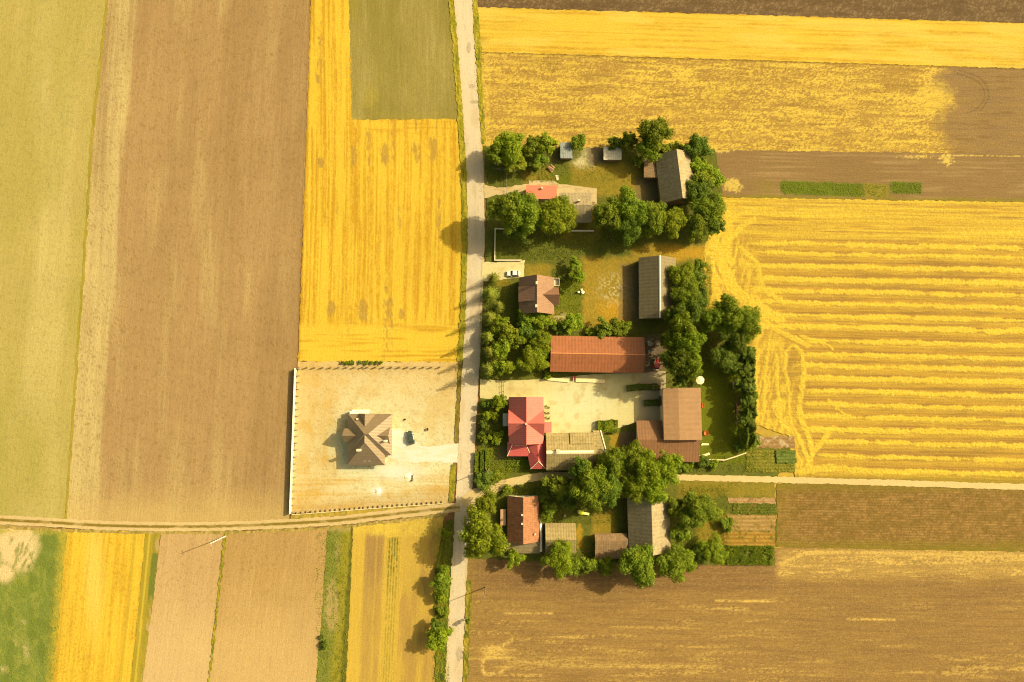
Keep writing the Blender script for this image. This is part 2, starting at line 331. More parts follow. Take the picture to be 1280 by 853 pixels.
def f_s6(X, Y):
    s = X - np.interp(Y, [660, 853], [409, 395])
    beige = np.maximum(ell(X + 3 * (N(X / 3, Y / 4, 3) - .5), Y, 415, 758, 9, 32, .4), .6 * ell(X, Y, 422, 690, 3, 16, .7)) * (.6 + .5 * N(X / 2, Y / 3, 4)) + .8 * ss(668, 660, Y)
    return [ss(14, 21, s + 5 * (FB(X / 3, Y / 12, 66) - .5)) * .8, np.clip(beige, 0, 1), ss(28, 32, s) * .8 + ss(.55, .7, FB(X / 4, Y / 7, 67)) * .5]
field('grass_strip', [(409, 660), (403, 760), (395, 853), (386, 960)], [(441, 658), (437, 760), (432, 853), (427, 960)],
      soil_mat('meadow_strip', [alb(146, 142, 48), alb(180, 156, 38), alb(206, 170, 88), alb(108, 104, 26)], fine=.18, bump=1), f_s6, .006, cell=1.2, edge=1.6)
def f_s7(X, Y):
    s = X - np.interp(Y, [657, 853], [441, 432])
    brown = box(s, Y, 17, 40, 668, 990, 3.5) * (.3 + .55 * FB(s / 3, Y / 30, 68) + .5 * ss(780, 680, Y)) * (1 - .5 * ss(2, 0, np.abs(s - 31)))
    green = box(s, Y, 44.5, 60, 672, 960, 1.5) * (.5 + .5 * np.sin(s / 3.3 * 6.283)) * (.35 + .8 * ss(.3, .65, FB(X / 1.5, Y / 3, 69))) * (.5 + .8 * ss(760, 680, Y))
    right = ss(61, 64, s) * (.3 + .6 * ss(.35, .7, FB(s / 9, Y / 40, 70)))
    return [np.clip(brown, 0, 1), np.clip(right, 0, 1), np.clip(green + ss(2, 0, s) * .3, 0, 1), .7 * ss(676, 664, Y) * N(X / 4, Y / 3, 2)]
field('stubble_field', [(441, 658), (437, 760), (432, 853), (427, 960)], [(555, 645), (548, 700), (550, 760), (545, 853), (540, 960)],
      soil_mat('strip_stubble', [alb(234, 186, 64), alb(190, 144, 68), alb(202, 154, 66), alb(122, 116, 34), alb(255, 214, 70)], fine=.14, rows=R(88), rk=.10), f_s7, .002, cell=1.2)
ys = [650, 700, 740, 780, 853, 960]
field('verge', [(rl(y) - d, y) for y, d in zip(ys, (9, 19, 20, 15, 12, 12))], [(rl(y) + .2, y) for y in ys], soil_mat('lush_verge', [alb(128, 126, 28), alb(168, 146, 34), alb(92, 98, 26)], fine=.25, bump=1), f_wv, .045, cell=1.1, edge=1.8, hfn=hump)
# ---- east of the road: north fields ---------------------------------------
yA = lambda X: np.interp(X, [590, 1280, 1400], [9, 29, 33]); yB = lambda X: np.interp(X, [600, 1280, 1400], [65, 86, 90])
def f_e0(X, Y): return [ss(.55, .8, N(X / 1.6, Y / 1.6, 71)) * .8, .6 * ss(.4, .7, FB(X / 30, Y / 6, 72))]
xs = [584, 596, 700, 940, 1280, 1400]
field('ploughed_field', [(x, -110) for x in xs], [(x, yA(x)) for x in xs], soil_mat('dark_soil', [alb(128, 96, 54), alb(166, 130, 78), alb(112, 82, 44)], fine=.2, rows=R(-2), rk=.12), f_e0, 0, cell=1.5)
def f_e1(X, Y):
    s = Y - yA(X); t = N(X / 120, s / 1.7, 73)
    return [(.7 * ss(.5, .75, t) + .5 * ss(.5, .8, FB(X / 70, s / 6, 74))) * (.4 + 1.0 * N(X / 6, s / 1.4, 174)) + .4 * (N(X / 1.6, s / 1.4, 175) - .5), .5 * ss(.6, .8, N(X / 40, s / 2.2, 75)) * ss(620, 600, X) + .3 * ss(2, 0, s), .5 * ss(.5, .7, FB(X / 60, s / 10, 76))]
field('stubble_field', [(x, yA(x)) for x in xs[1:]], [(x, yB(x)) for x in (600, 700, 940, 1280, 1400)],
      soil_mat('bright_stubble', [alb(252, 201, 60), alb(226, 168, 42), alb(160, 118, 36), alb(255, 214, 84)], fine=.14, rows=R(-2), rk=.08, rp=.45), f_e1, .002, cell=1.3)
def flecks(X, Y): return ss(.44, .60, FB(X / 1.9, Y / 1.15, 77, 2) * .7 + .3 * N(X / 24, Y / 3.2, 78))
def f_e2(X, Y):
    s = Y - yB(X) * .8
    big = FB(X / 45, s / 5.5, 79); k = flecks(X + .25 * s, s)
    loops = 0
    for q in ([(690, 75), (740, 95), (800, 120), (850, 145), (880, 160)], [(800, 88), (840, 120), (880, 140), (905, 165), (918, 190)], [(640, 85), (655, 110), (640, 150)], [(860, 135), (895, 150), (912, 175)]):
        loops = np.maximum(loops, stroke(X, Y, smooth(q), 1.6, 1.6))
    spots = np.maximum(np.maximum(ell(X, Y, 1004, 148, 22, 8, .8), ell(X, Y, 1130, 136, 30, 6, .9)), np.maximum(ell(X, Y, 655, 138, 24, 6, .9), ell(X, Y, 665, 165, 20, 4, .9)))
    straw = k * (.6 + .75 * ss(.3, .75, big)) + .6 * torn(spots * .6, X, Y, 9, 3, 1.6, 1.2) + .4 * loops * N(X / 2, Y / 2, 5) + .6 * box(X, Y, 596, 612, 80, 178, 3) * N(X / 2.2, Y / 12, 6)
    soil = ss(-12, 22, (X - 1176 - 10 * np.sin(Y / 9.)) + 26 * (FB(X / 9, Y / 7, 80) - .5)) 
    rim = ell(X + 6 * (FB(X / 6, Y / 6, 2) - .5), Y + 6 * (FB(X / 5, Y / 5, 3) - .5), 1170, 120, 26, 24, .6)
    arc = 0
    for q in ([(1195, 92), (1222, 102), (1231, 120), (1222, 135), (1208, 142)], [(1198, 88), (1226, 98), (1236, 120), (1226, 138)]): arc = np.maximum(arc, stroke(X, Y, smooth(q), .8, .7))
    straw = straw * (1 - soil) + torn(rim * .7, X, Y, 4, 2.5, 1.8, 1.2) * .8
    return [np.clip(straw, 0, 1), np.clip(soil * (.5 + .5 * FB(X / 40, Y / 2.2, 81)), 0, 1), np.clip(.6 * arc, 0, 1), .6 * ss(3, 0, Y - yB(X)) + .35 * ss(.6, .8, FB(X / 30, s / 3, 82))]
field('stubble_field', [(x, yB(x)) for x in (600, 700, 940, 1280, 1400)], [(602, 187), (700, 187), (900, 188), (1280, 194), (1400, 196)],
      soil_mat('strewn_stubble', [alb(196, 148, 60), alb(248, 200, 70), alb(162, 124, 72), alb(130, 98, 54), alb(128, 88, 28)], fine=.2, rows=R(-1.5), rk=.13, rp=.5, bump=.8), f_e2, .004, cell=1.15)
def f_e4(X, Y):
    st = .6 * ss(.5, .75, N(X / 70, Y / 1.8, 83)) * ss(.3, .6, FB(X / 40, Y / 20, 84))
    g = np.maximum(box(X + 9 * (N(X / 4, Y / 4, 1) - .5), Y - (X - 980) * .035 + 3 * (FB(X / 7, Y / 5, 31) - .5), 978, 1112, 226, 243, 2), box(X, Y - (X - 1112) * .03, 1112.5, 1152, 227, 242, 2)) * (.75 + .4 * FB(X / 6, Y / 5, 85))
    gy = box(X, Y, 1080, 1111, 222, 248, 4) * .8
    st2 = ell(X + 4 * (N(X / 4, Y / 3, 2) - .5), Y + 3 * (FB(X / 5, Y / 3, 3) - .5), 899, 185, 22, 6, .5) + ell(X + 4 * (N(X / 3, Y / 3, 5) - .5), Y + 4 * (FB(X / 4, Y / 3, 3) - .5), 916, 232, 13, 9, .5) + .8 * ell(X, Y, 1184, 200, 9, 7, .7) + .6 * ell(X, Y, 1145, 196, 28, 3, .8) + .8 * ss(1.4, 0, np.abs(Y - 191 - (X - 900) * .012)) * ss(1180, 1200, X)
    bot = ss(243, 247, Y - (X - 900) * .012 + 2 * N(X / 7, Y / 2, 6)) * (.6 + .5 * N(X / 5, Y / 2, 7))
    return [st, np.clip(g * (1 - gy), 0, 1), np.clip(g * gy, 0, 1), torn(np.clip(st2, 0, 1) * .75, X, Y, 5, 2.0, 1.6, 1.1) * .9, np.clip(bot * .8 + .35 * ss(930, 960, X) * ss(980, 960, X) * ss(220, 230, Y), 0, 1)]
field('ploughed_field', [(885, 187), (1000, 189), (1280, 193), (1400, 195)], [(885, 247), (1000, 249), (1280, 253), (1400, 255)],
      soil_mat('brown_soil', [alb(164, 124, 66), alb(192, 150, 84), alb(116, 124, 22), alb(168, 148, 34), alb(246, 202, 84), alb(158, 136, 34)], fine=.14, rows=R(-1), rk=.13), f_e4, .006, cell=1.3)
# ---- the field with the straw rows ----------------------------------------
ROWS = [305, 317, 333, 349, 364, 379, 395, 408.5, 426.6, 443, 457, 472.5, 489, 505, 520, 536, 552, 569, 587]
def rows(X, Y):
    m = np.zeros_like(X); gold = np.zeros_like(X)
    for i, y0 in enumerate(ROWS):
        yr = y0 + .022 * (X - 1000) + 2.0 * (N(X / 40, 0 * X + i, 91) - .5) + 1.2 * (N(X / 5, 0 * X + i, 92) - .5)
        wd = 2.7 + .9 * math.sin(i * 4.7) * .5 + 2.6 * (FB(X / 9, 0 * X + i * 3.1, 93) - .4) - 1.6 * ss(.7, .85, N(X / 17, 0 * X + i * 7.3, 95))
        x0 = 935 + 10 * math.sin(i * 2.3) if y0 < 415 else (1000 + 6 * math.sin(i * 1.7) if y0 < 545 else 1020)
        wd = wd + 1.5 * (N(X / 1.3, 0 * X + i * 5 + (Y > yr) * 2, 94) - .5)
        r = (1 - ss(wd - 1.0, wd + 1.1, np.abs(Y - yr))) * ss(x0 - 14, x0 + 14, X)
        m = np.maximum(m, r); d = Y - yr
        gold = np.maximum(gold, ss(1, 3, d) * ss(10.5, 4.5, d) * ss(x0 - 14, x0 + 14, X))
    return m, gold
SW = [([(897, 262), (896, 285), (893, 305), (905, 335), (918, 362), (945, 385), (975, 398)], 7), ([(908, 265), (912, 290), (903, 310), (912, 345), (930, 370), (960, 388)], 4),
      ([(940, 275), (920, 290), (908, 312), (915, 330)], 4), ([(950, 262), (925, 268), (905, 285)], 3), ([(925, 310), (945, 330), (953, 360), (975, 375)], 3.2),
      ([(886, 318), (892, 345), (897, 375)], 5), ([(950, 395), (970, 412), (995, 425), (1010, 432)], 3), ([(960, 430), (957, 470), (955, 520)], 2.2), ([(945, 440), (944, 480), (946, 528)], 3),
      ([(970, 445), (972, 490), (975, 525)], 2.6), ([(982, 440), (981, 462), (986, 490), (987, 520), (998, 552)], 2.4), ([(1001, 440), (1005, 462), (1001, 490), (1000, 520), (1010, 545), (1016, 570)], 3.2),
      ([(982, 440), (992, 433), (1003, 445)], 2), ([(972, 520), (980, 532), (996, 545), (1006, 565), (1014, 590)], 3), ([(1040, 535), (1025, 555), (1012, 575), (1005, 590)], 3), ([(1000, 590), (1040, 585), (1100, 592)], 4),
      ([(1000, 420), (1030, 430), (1040, 436)], 1.6), ([(1035, 500), (1048, 512), (1058, 522)], 1.6), ([(985, 555), (1000, 575), (1003, 592)], 2), ([(970, 530), (960, 530), (950, 528)], 2)]
def f_e5(X, Y):
    m, gold = rows(X, Y); wx_, wy_ = X + 3 * (N(X / 4, Y / 4, 94) - .5), Y + 3 * (N(X / 4, Y / 4, 95) - .5)
    for q, wd in SW: m = np.maximum(m, stroke(wx_, wy_, smooth(q), wd, 1.4) * (.65 + .5 * N(X / 2.2, Y / 2.2, 96)))
    top = ss(306, 292, Y - .02 * (X - 1000)); t = .62 + .55 * (FB(X / 90, (Y - .02 * X) / 1.6, 97, 2) - .5) * 2 - .5 * ss(.6, .75, FB(X / 70, (Y - .02 * X) / 3.5, 98))
    head = ss(40, 0, X - np.interp(Y, [250, 330, 400, 430, 600], [905, 925, 940, 965, 985])) * (.22 + .62 * ss(.35, .68, FB(X / 3 + Y / 14, Y / 11, 99)))
    m = np.clip(np.maximum(np.maximum(m, top * t), head), 0, 1)
    fray = N(X / 1.25, Y / 1.6, 100); m = np.clip(m * (.78 + .4 * fray), 0, 1)
    m = np.maximum(m, gold * (.08 + .42 * N(X / 14, (Y - .022 * X) / 1.3, 105)))
    dark = .7 * ss(.4, .7, N(X / 80, (Y - .022 * X) / 1.5, 101)) + .3 * ss(.5, .8, FB(X / 30, Y / 8, 102)) + .5 * ell(X, Y, 990, 462, 6, 12, .6) + .5 * ell(X, Y, 1016, 505, 14, 5, .7)
    edge = ss(592, 602, Y - .012 * (X - 1000) + 4 * N(X / 6, Y / 3, 4)) * .7 + .6 * box(X, Y, 882, 888, 320, 390, 2)
    glint = ss(.62, .85, FB(X / 1.3, Y / 1.3, 103, 2)) * m
    return [np.clip(dark, 0, 1), m, glint * .8, np.clip(edge, 0, 1)]
field('stubble_field', [(893, 247), (897, 268), (880, 310), (882, 392), (940, 440), (942, 530), (985, 545), (995, 603)], [(1400, 255), (1400, 275), (1400, 320), (1400, 400), (1400, 455), (1400, 535), (1400, 560), (1400, 614)],
      soil_mat('windrow_stubble', [alb(216, 162, 54), alb(178, 130, 54), alb(255, 206, 58), alb(255, 218, 88), alb(176, 146, 40)], fine=.16, bump=.9, rows=R(-1.3), rk=.13, rp=.5), f_e5, .004, cell=1.15,
      hfn=lambda X, Y, a: .12 * a['m2'] * (.6 + .8 * N(X / 1.7, Y / 1.7, 104)))
# ---- lower right -----------------------------------------------------------
def f_e7(X, Y):
    r = Y - .018 * X
    rw = (.5 + .5 * np.sin(r / 3.3 * 2 * np.pi + 2 * N(X / 30, Y / 30, 1))) * ss(.25, .6, N(X / 1.5, Y / 2, 111))
    gr = ss(670, 688, Y + 7 * (FB(X / 12, Y / 6, 112) - .5)) * .8 + ss(1010, 972, X) * .5 * FB(X / 5, Y / 5, 9) + .7 * ss(620, 606, Y)
    return [np.clip(rw * .9, 0, 1), np.clip(.55 * ss(.3, .7, FB(X / 8, Y / 5, 113)), 0, 1), np.clip(gr * (.6 + .6 * N(X / 4, Y / 3, 8)), 0, 1)]
field('row_crop_field', [(971, 604), (1100, 607), (1280, 612), (1400, 615)], [(971, 684), (1100, 687), (1280, 690), (1400, 693)],
      soil_mat('row_crop_soil', [alb(158, 114, 46), alb(196, 150, 74), alb(134, 102, 34), alb(152, 128, 32)], fine=.2, rows=R(-1), rk=.14), f_e7, .008, cell=1.1)
def f_e8(X, Y):
    st = ss(683, 690, Y) * ss(732, 712, Y + 8 * (FB(X / 20, Y / 6, 1) - .5)) * ss(965, 978, X)
    strand = (.25 + .9 * ss(.42, .62, FB(X / 40, (Y - .012 * X) / 2.3, 121))) * flecks(X, Y * 1.1)
    far = (.2 + ss(.46, .7, FB(X / 60, Y / 4, 122))) * ss(.35, .7, FB(X / 120, Y / 50, 123)) * flecks(X * .8, Y)
    curl = np.maximum(np.maximum(stroke(X, Y, smooth([(640, 800), (622, 812), (604, 826), (606, 842), (625, 840), (632, 835)]), 2.4, 2), ell(X, Y, 617, 815, 14, 8, .8)), stroke(X, Y, [(630, 825), (700, 832), (900, 834)], 3, 3) * .6)
    str2 = np.maximum(np.maximum(stroke(X, Y, [(895, 751), (960, 752)], 1.4, 1.2), stroke(X, Y, [(630, 767), (690, 767)], 1.2, 1.2)), np.maximum(stroke(X, Y, [(1060, 774), (1118, 775)], 1.4, 1.2), stroke(X, Y, [(980, 703), (1010, 691), (1060, 690), (1280, 696)], 1.5, 1.5)))
    m = np.clip(st * (.3 + .8 * strand) + .6 * far * ss(735, 760, Y) + (curl + str2) * ss(.25, .6, FB(X / 2, Y / 1.5, 3)), 0, 1)
    soil = box(X, Y, 590, 972, 690, 740, 6) * .6 + .5 * ss(.45, .7, FB(X / 50, Y / 3, 124))
    left = .6 * ss(30, 0, X - rr(Y)) * FB(X / 2.5, Y / 20, 125)
    return [np.clip(soil, 0, 1), m, ss(.6, .85, N(X / 1.5, Y / 1.5, 126)) * .35, left]
xs = (580, 700, 880, 972, 1280, 1400)
field('ploughed_field', [(x, y) for x, y in zip(xs, (690, 690, 690, 684, 690, 693))], [(x, 960) for x in (572, 700, 880, 972, 1280, 1400)],
      soil_mat('harvested_soil', [alb(172, 128, 60), alb(154, 112, 58), alb(240, 190, 84), alb(198, 152, 78), alb(184, 144, 60)], fine=.18, rows=R(-.7), rk=.16, rp=.55, bump=.8), f_e8, .004, cell=1.25)
ys = [725, 780, 853, 960]
field('verge', [(rr(y) - .2, y) for y in ys], [(rr(y) + 6.5, y) for y in ys], soil_mat('flowery_verge', [alb(150, 134, 30), alb(212, 170, 50), alb(104, 108, 28)], fine=.2), f_wv, .045, cell=1.1, edge=1.5, hfn=hump)
ys = [-110, 0, 60, 100, 180]
field('verge', [(rr(y) - .2, y) for y in ys], [(rr(y) + d, y) for y, d in zip(ys, (6, 6, 8, 6, 4))], verge_m, f_wv, .045, cell=1.1, edge=1.6, hfn=hump)
# ---- the road and the farm tracks ------------------------------------------
def f_road(X, Y):
    u = (X - rl(Y)) / (rr(Y) - rl(Y))
    return [.6 * (ss(.12, 0, np.abs(u - .3)) + ss(.12, 0, np.abs(u - .72))) * FB(X / 4, Y / 40, 131), ss(.5, .8, FB(X / 9, Y / 30, 132)) * .7, ss(.16, .02, np.minimum(u, 1 - u)) * FB(X / 2, Y / 5, 133), .35 * (np.abs(FB(X / 5, Y / 11, 134) - .5) < .010) + .45 * torn(ell(X, Y, 574, 818, 4, 9, .5) + ell(X, Y, 590, 108, 4, 3, .5) + ell(X, Y, 586, 60, 3, 7, .5) + ell(X, Y, 594, 128, 7, 2, .5) + ell(X, Y, 592, 520, 4, 5, .5), X, Y, 3, 3, 3, .6)]
ys = RY
field('road', [(rl(y), y) for y in ys], [(rr(y), y) for y in ys], soil_mat('worn_asphalt', [alb(250, 216, 152), alb(255, 226, 168), alb(234, 196, 130), alb(248, 210, 130), alb(176, 146, 100)], fine=.12, rows=R(91), rk=.05, bump=.2, fs=3), f_road, .06, cell=1.3, edge=.7)
def track(name, C, wd, z, mat, gap=.9, extra=None):
    C = np.array(smooth(C, 8), float); d = np.gradient(C, axis=0); nrm = np.stack([-d[:, 1], d[:, 0]], 1) / np.hypot(*d.T)[:, None]
    W_ = np.broadcast_to(np.asarray(wd, float) if np.ndim(wd) == 0 else np.interp(np.linspace(0, 1, len(C)), np.linspace(0, 1, len(wd)), wd), (len(C),))
    cl = [tuple(p) for p in C]
    def fn(X, Y):
        mid = stroke(X + .8 * (N(X / 3, Y / 3, 141) - .5), Y + 1.2 * (N(X / 4, Y / 3, 142) - .5), cl[::3] + [cl[-1]], gap, .7)
        return [FB(X / 7, Y / 7, 143) * .5, np.clip(mid * (.65 + .6 * ss(.3, .6, FB(X / 14, Y / 6, 144))), 0, 1)]
    return field(name, C + nrm * W_[:, None] / 2, C - nrm * W_[:, None] / 2, mat, fn, z, cell=1.1, edge=.8)
tm = soil_mat('track_dirt', [alb(238, 194, 112), alb(250, 212, 132), alb(156, 124, 40)], fine=.14)
track('dirt_track', [(-130, 645), (-40, 648), (60, 653), (130, 657), (220, 658.5), (290, 657.5), (370, 654), (430, 650), (490, 643), (545, 637), (575, 634)], 11.5, .125, tm, 1.7)
tm2 = soil_mat('pale_track_dirt', [alb(250, 206, 118), alb(255, 216, 134), alb(158, 118, 42)], fine=.12)
track('dirt_track', [(582, 634), (598, 619), (615, 611), (640, 603), (672, 596), (700, 594), (760, 596), (850, 597), (920, 598.5), (1000, 600.5), (1120, 604), (1280, 609), (1400, 613)], [26, 15, 10, 8, 7.5, 7.5, 7.5, 8], .125, tm2, 1.45)
field('grass_strip', [(-130, 652), (0, 657), (130, 664), (290, 664), (400, 659.5), (500, 649), (560, 640)], [(-130, 657), (0, 661), (130, 667), (290, 668), (400, 663), (500, 653), (560, 645)], soil_mat('track_edge_grass', [alb(196, 160, 64), alb(150, 132, 44), alb(224, 180, 90)]), f_wv, .02, cell=1.1, edge=1.8)
field('grass_strip', [(364, 643), (460, 637), (552, 629)], [(364, 649), (460, 643), (556, 633)], soil_mat('fence_foot_grass', [alb(206, 164, 52), alb(164, 140, 44), alb(228, 184, 70)]), f_wv, .02, cell=1.1, edge=1.2)
# ---- the farmsteads --------------------------------------------------------
def f_lawn(X, Y):
    wx_, wy_ = X + 9 * (FB(X / 9, Y / 9, 151) - .5), Y + 9 * (FB(X / 9, Y / 9, 152) - .5)
    dry = box(wx_, wy_, 728, 790, 322, 408, 5) + box(wx_, wy_, 715, 805, 205, 246, 5) * .75 + box(wx_, wy_, 790, 886, 306, 328, 4) + .6 * box(wx_, wy_, 655, 690, 212, 232, 5) + .8 * box(wx_, wy_, 740, 768, 640, 676, 4) + box(wx_, wy_, 848, 972, 600, 622, 4) * .6 \
        + .8 * box(wx_, wy_, 872, 905, 640, 680, 5) + .7 * ell(wx_, wy_, 700, 398, 22, 8, .6) + .7 * box(wx_, wy_, 655, 690, 330, 347, 3) + box(wx_, wy_, 762, 774, 543, 580, 1.5) * 1.2 + .6 * box(wx_, wy_, 930, 975, 535, 560, 3) + .5 * box(wx_, wy_, 700, 750, 258, 300, 5) + .7 * box(wx_, wy_, 878, 888, 325, 400, 3)
    orange = ell(wx_, wy_, 768, 388, 18, 14, .7) + .8 * ell(wx_, wy_, 860, 316, 30, 7, .6) + .7 * box(wx_, wy_, 720, 728, 655, 685, 2) + .5 * ell(X, Y, 625, 354, 12, 4, .6)
    pale = .9 * ss(.5, .62, FB(X / 2, Y / 2, 153, 2)) * (ell(X, Y, 768, 362, 18, 16, .8) + .6 * ell(X, Y, 735, 200, 14, 10, .7)) + ell(wx_, wy_, 724, 204, 8, 6, .6) + .8 * ss(.4, .6, FB(X / 3, Y / 3, 7)) * ell(wx_, wy_, 706, 398, 18, 5, .6) + .5 * ell(wx_, wy_, 737, 190, 9, 14, .6)
    dirt = box(wx_, wy_, 805, 832, 420, 480, 4) + box(X, Y, 774, 797, 540, 575, 2) * .9 + .6 * box(wx_, wy_, 683, 700, 175, 205, 3) + .8 * box(wx_, wy_, 735, 760, 180, 206, 4) + .7 * box(wx_, wy_, 642, 712, 660, 690, 3) + .6 * box(wx_, wy_, 775, 800, 330, 402, 3) + .6 * box(wx_, wy_, 620, 650, 560, 575, 2) + .6 * box(wx_, wy_, 795, 826, 222, 252, 3) + .5 * box(X, Y, 918, 924, 495, 530, 1.5)
    fresh = box(wx_, wy_, 874, 940, 455, 580, 4) + .8 * box(wx_, wy_, 690, 770, 218, 240, 4) + .6 * box(wx_, wy_, 600, 640, 560, 605, 3) + .7 * box(wx_, wy_, 698, 730, 350, 395, 6)
    return [np.clip(FB(X / 3.5, Y / 3.5, 154) * .9, 0, 1), np.clip(dry * (.6 + .6 * N(X / 2, Y / 2, 155)), 0, 1), np.clip(fresh * .9 * (1 - np.clip(dry, 0, 1)), 0, 1), np.clip(orange * (.5 + .6 * N(X / 1.6, Y / 1.6, 156)), 0, 1), np.clip(pale, 0, 1), np.clip(dirt, 0, 1)]
lawn_m = soil_mat('farmyard_grass', [alb(104, 106, 30), alb(136, 126, 38), alb(190, 150, 42), alb(124, 124, 14), alb(226, 164, 34), alb(232, 204, 124), alb(140, 112, 72)], fine=.22, bump=1)
ylw = [183, 215, 250, 320, 400, 480, 560, 590, 612, 640, 692]
field('lawn', [(rr(y) + (2 if y < 600 else 3), y) for y in ylw], [(893, 187), (900, 215), (903, 248), (883, 318), (886, 392), (944, 440), (942, 540), (990, 560), (968, 602), (971, 640), (970, 684)],
      lawn_m, f_lawn, .03, cell=1.3, edge=2.2, hfn=lambda X, Y, a: .07 * N(X / 1.5, Y / 1.5, 157))
field('lawn', [(rr(692) + 3, 690), (700, 690), (880, 690), (968, 684)], [(rr(700) + 3, 698), (700, 703), (880, 706), (968, 707)], lawn_m, f_lawn, .03, cell=1.3, edge=2.2, hfn=lambda X, Y, a: .07 * N(X / 1.5, Y / 1.5, 157))
def f_yard(X, Y):
    joints = np.maximum(np.abs((X / 17) % 1 - .5) < .03, np.abs((Y / 15) % 1 - .5) < .03) * .25
    return [np.clip(.8 * ell(X, Y, 722, 505, 42, 30, .9) + .2 * FB(X / 6, Y / 6, 161), 0, 1), np.clip(.5 * box(X, Y, 632, 665, 484, 494, 3) + .6 * ss(.55, .75, FB(X / 9, Y / 9, 162)) + joints, 0, 1), .9 * ss(796, 800, X)]
yard_m = soil_mat('concrete_yard', [alb(255, 222, 128), alb(255, 238, 160), alb(236, 198, 112), alb(222, 188, 124)], fine=.09, bump=.2)
field('yard', [(600, 474), (632, 476), (684, 474), (740, 468), (806, 466), (832, 464)], [(600, 498), (634, 500), (686, 545), (746, 545), (800, 526), (832, 526)], yard_m, f_yard, .125, cell=1.4, edge=.4)
def f_dv(X, Y): return [.5 * FB(X / 6, Y / 6, 163), .8 * ss(.55, .75, FB(X / 5, Y / 3, 164)), 0 * X]
field('driveway', [(603, 328), (618, 328), (656, 326)], [(602, 352), (615, 351), (655, 347)], yard_m, f_dv, .125, cell=1.2, edge=1)
field('driveway', [(604, 231), (622, 236), (646, 232), (664, 229)], [(606, 249), (622, 244), (646, 243), (664, 243)], soil_mat('dirt_drive', [alb(242, 200, 120), alb(250, 212, 140), alb(210, 170, 84), alb(190, 150, 70)]), f_dv, .125, cell=1.2, edge=1.5)
field('terrace', [(661, 226), (692, 226), (700, 231), (706, 231), (746, 236)], [(661, 256), (692, 258), (700, 270), (706, 270), (746, 262)], soil_mat('terrace_slabs', [alb(240, 200, 124), alb(248, 212, 136), alb(214, 174, 100), alb(190, 150, 80)]), f_dv, .15, cell=1.2, edge=.3)
# kitchen garden beds
def bed(name, x0, x1, y0, y1, cols, period, horiz=True, z=.13, amp=.3, seed=1):
    def fn(X, Y):
        q = (Y if horiz else X) / period
        return [np.clip((.5 + .5 * np.sin(q * 2 * np.pi)) * (.4 + .9 * N(X / 2, Y / 2, seed)), 0, 1), ss(.55, .8, FB(X / 4, Y / 4, seed + 1))]
    return field(name, [(x0, y0), (x1, y0 + (x1 - x0) * .012)], [(x0, y1), (x1, y1 + (x1 - x0) * .012)], soil_mat(name, cols, fine=.2, bump=1), fn, z, cell=1.0, edge=1.4, hfn=lambda X, Y, a: amp * a['m1'] * N(X / 1.3, Y / 1.3, seed + 2))
bed('garden_bed', 916, 969, 629, 643, [alb(96, 100, 26), alb(128, 126, 36), alb(150, 120, 44)], 3.4, seed=171)
bed('garden_soil', 910, 969, 622, 629, [alb(196, 146, 80), alb(214, 166, 98), alb(170, 122, 60)], 4, amp=.05, seed=174)
bed('garden_soil', 908, 969, 643, 664, [alb(180, 134, 62), alb(206, 162, 82), alb(150, 120, 40)], 5, amp=.1, seed=177)
bed('garden_soil', 905, 969, 664, 682, [alb(176, 122, 40), alb(206, 158, 58), alb(140, 116, 34)], 5, amp=.15, seed=180)
bed('garden_soil', 944, 993, 545, 560, [alb(172, 126, 60), alb(192, 148, 80), alb(226, 184, 120)], 5, amp=.05, seed=183)
bed('garden_bed', 932, 994, 562, 590, [alb(140, 128, 34), alb(170, 150, 48), alb(104, 112, 28)], 4, amp=.25, seed=186)
bed('garden_bed', 970, 994, 563, 579, [alb(112, 124, 40), alb(140, 140, 56), alb(90, 104, 24)], 4, amp=.3, z=.5, seed=189)
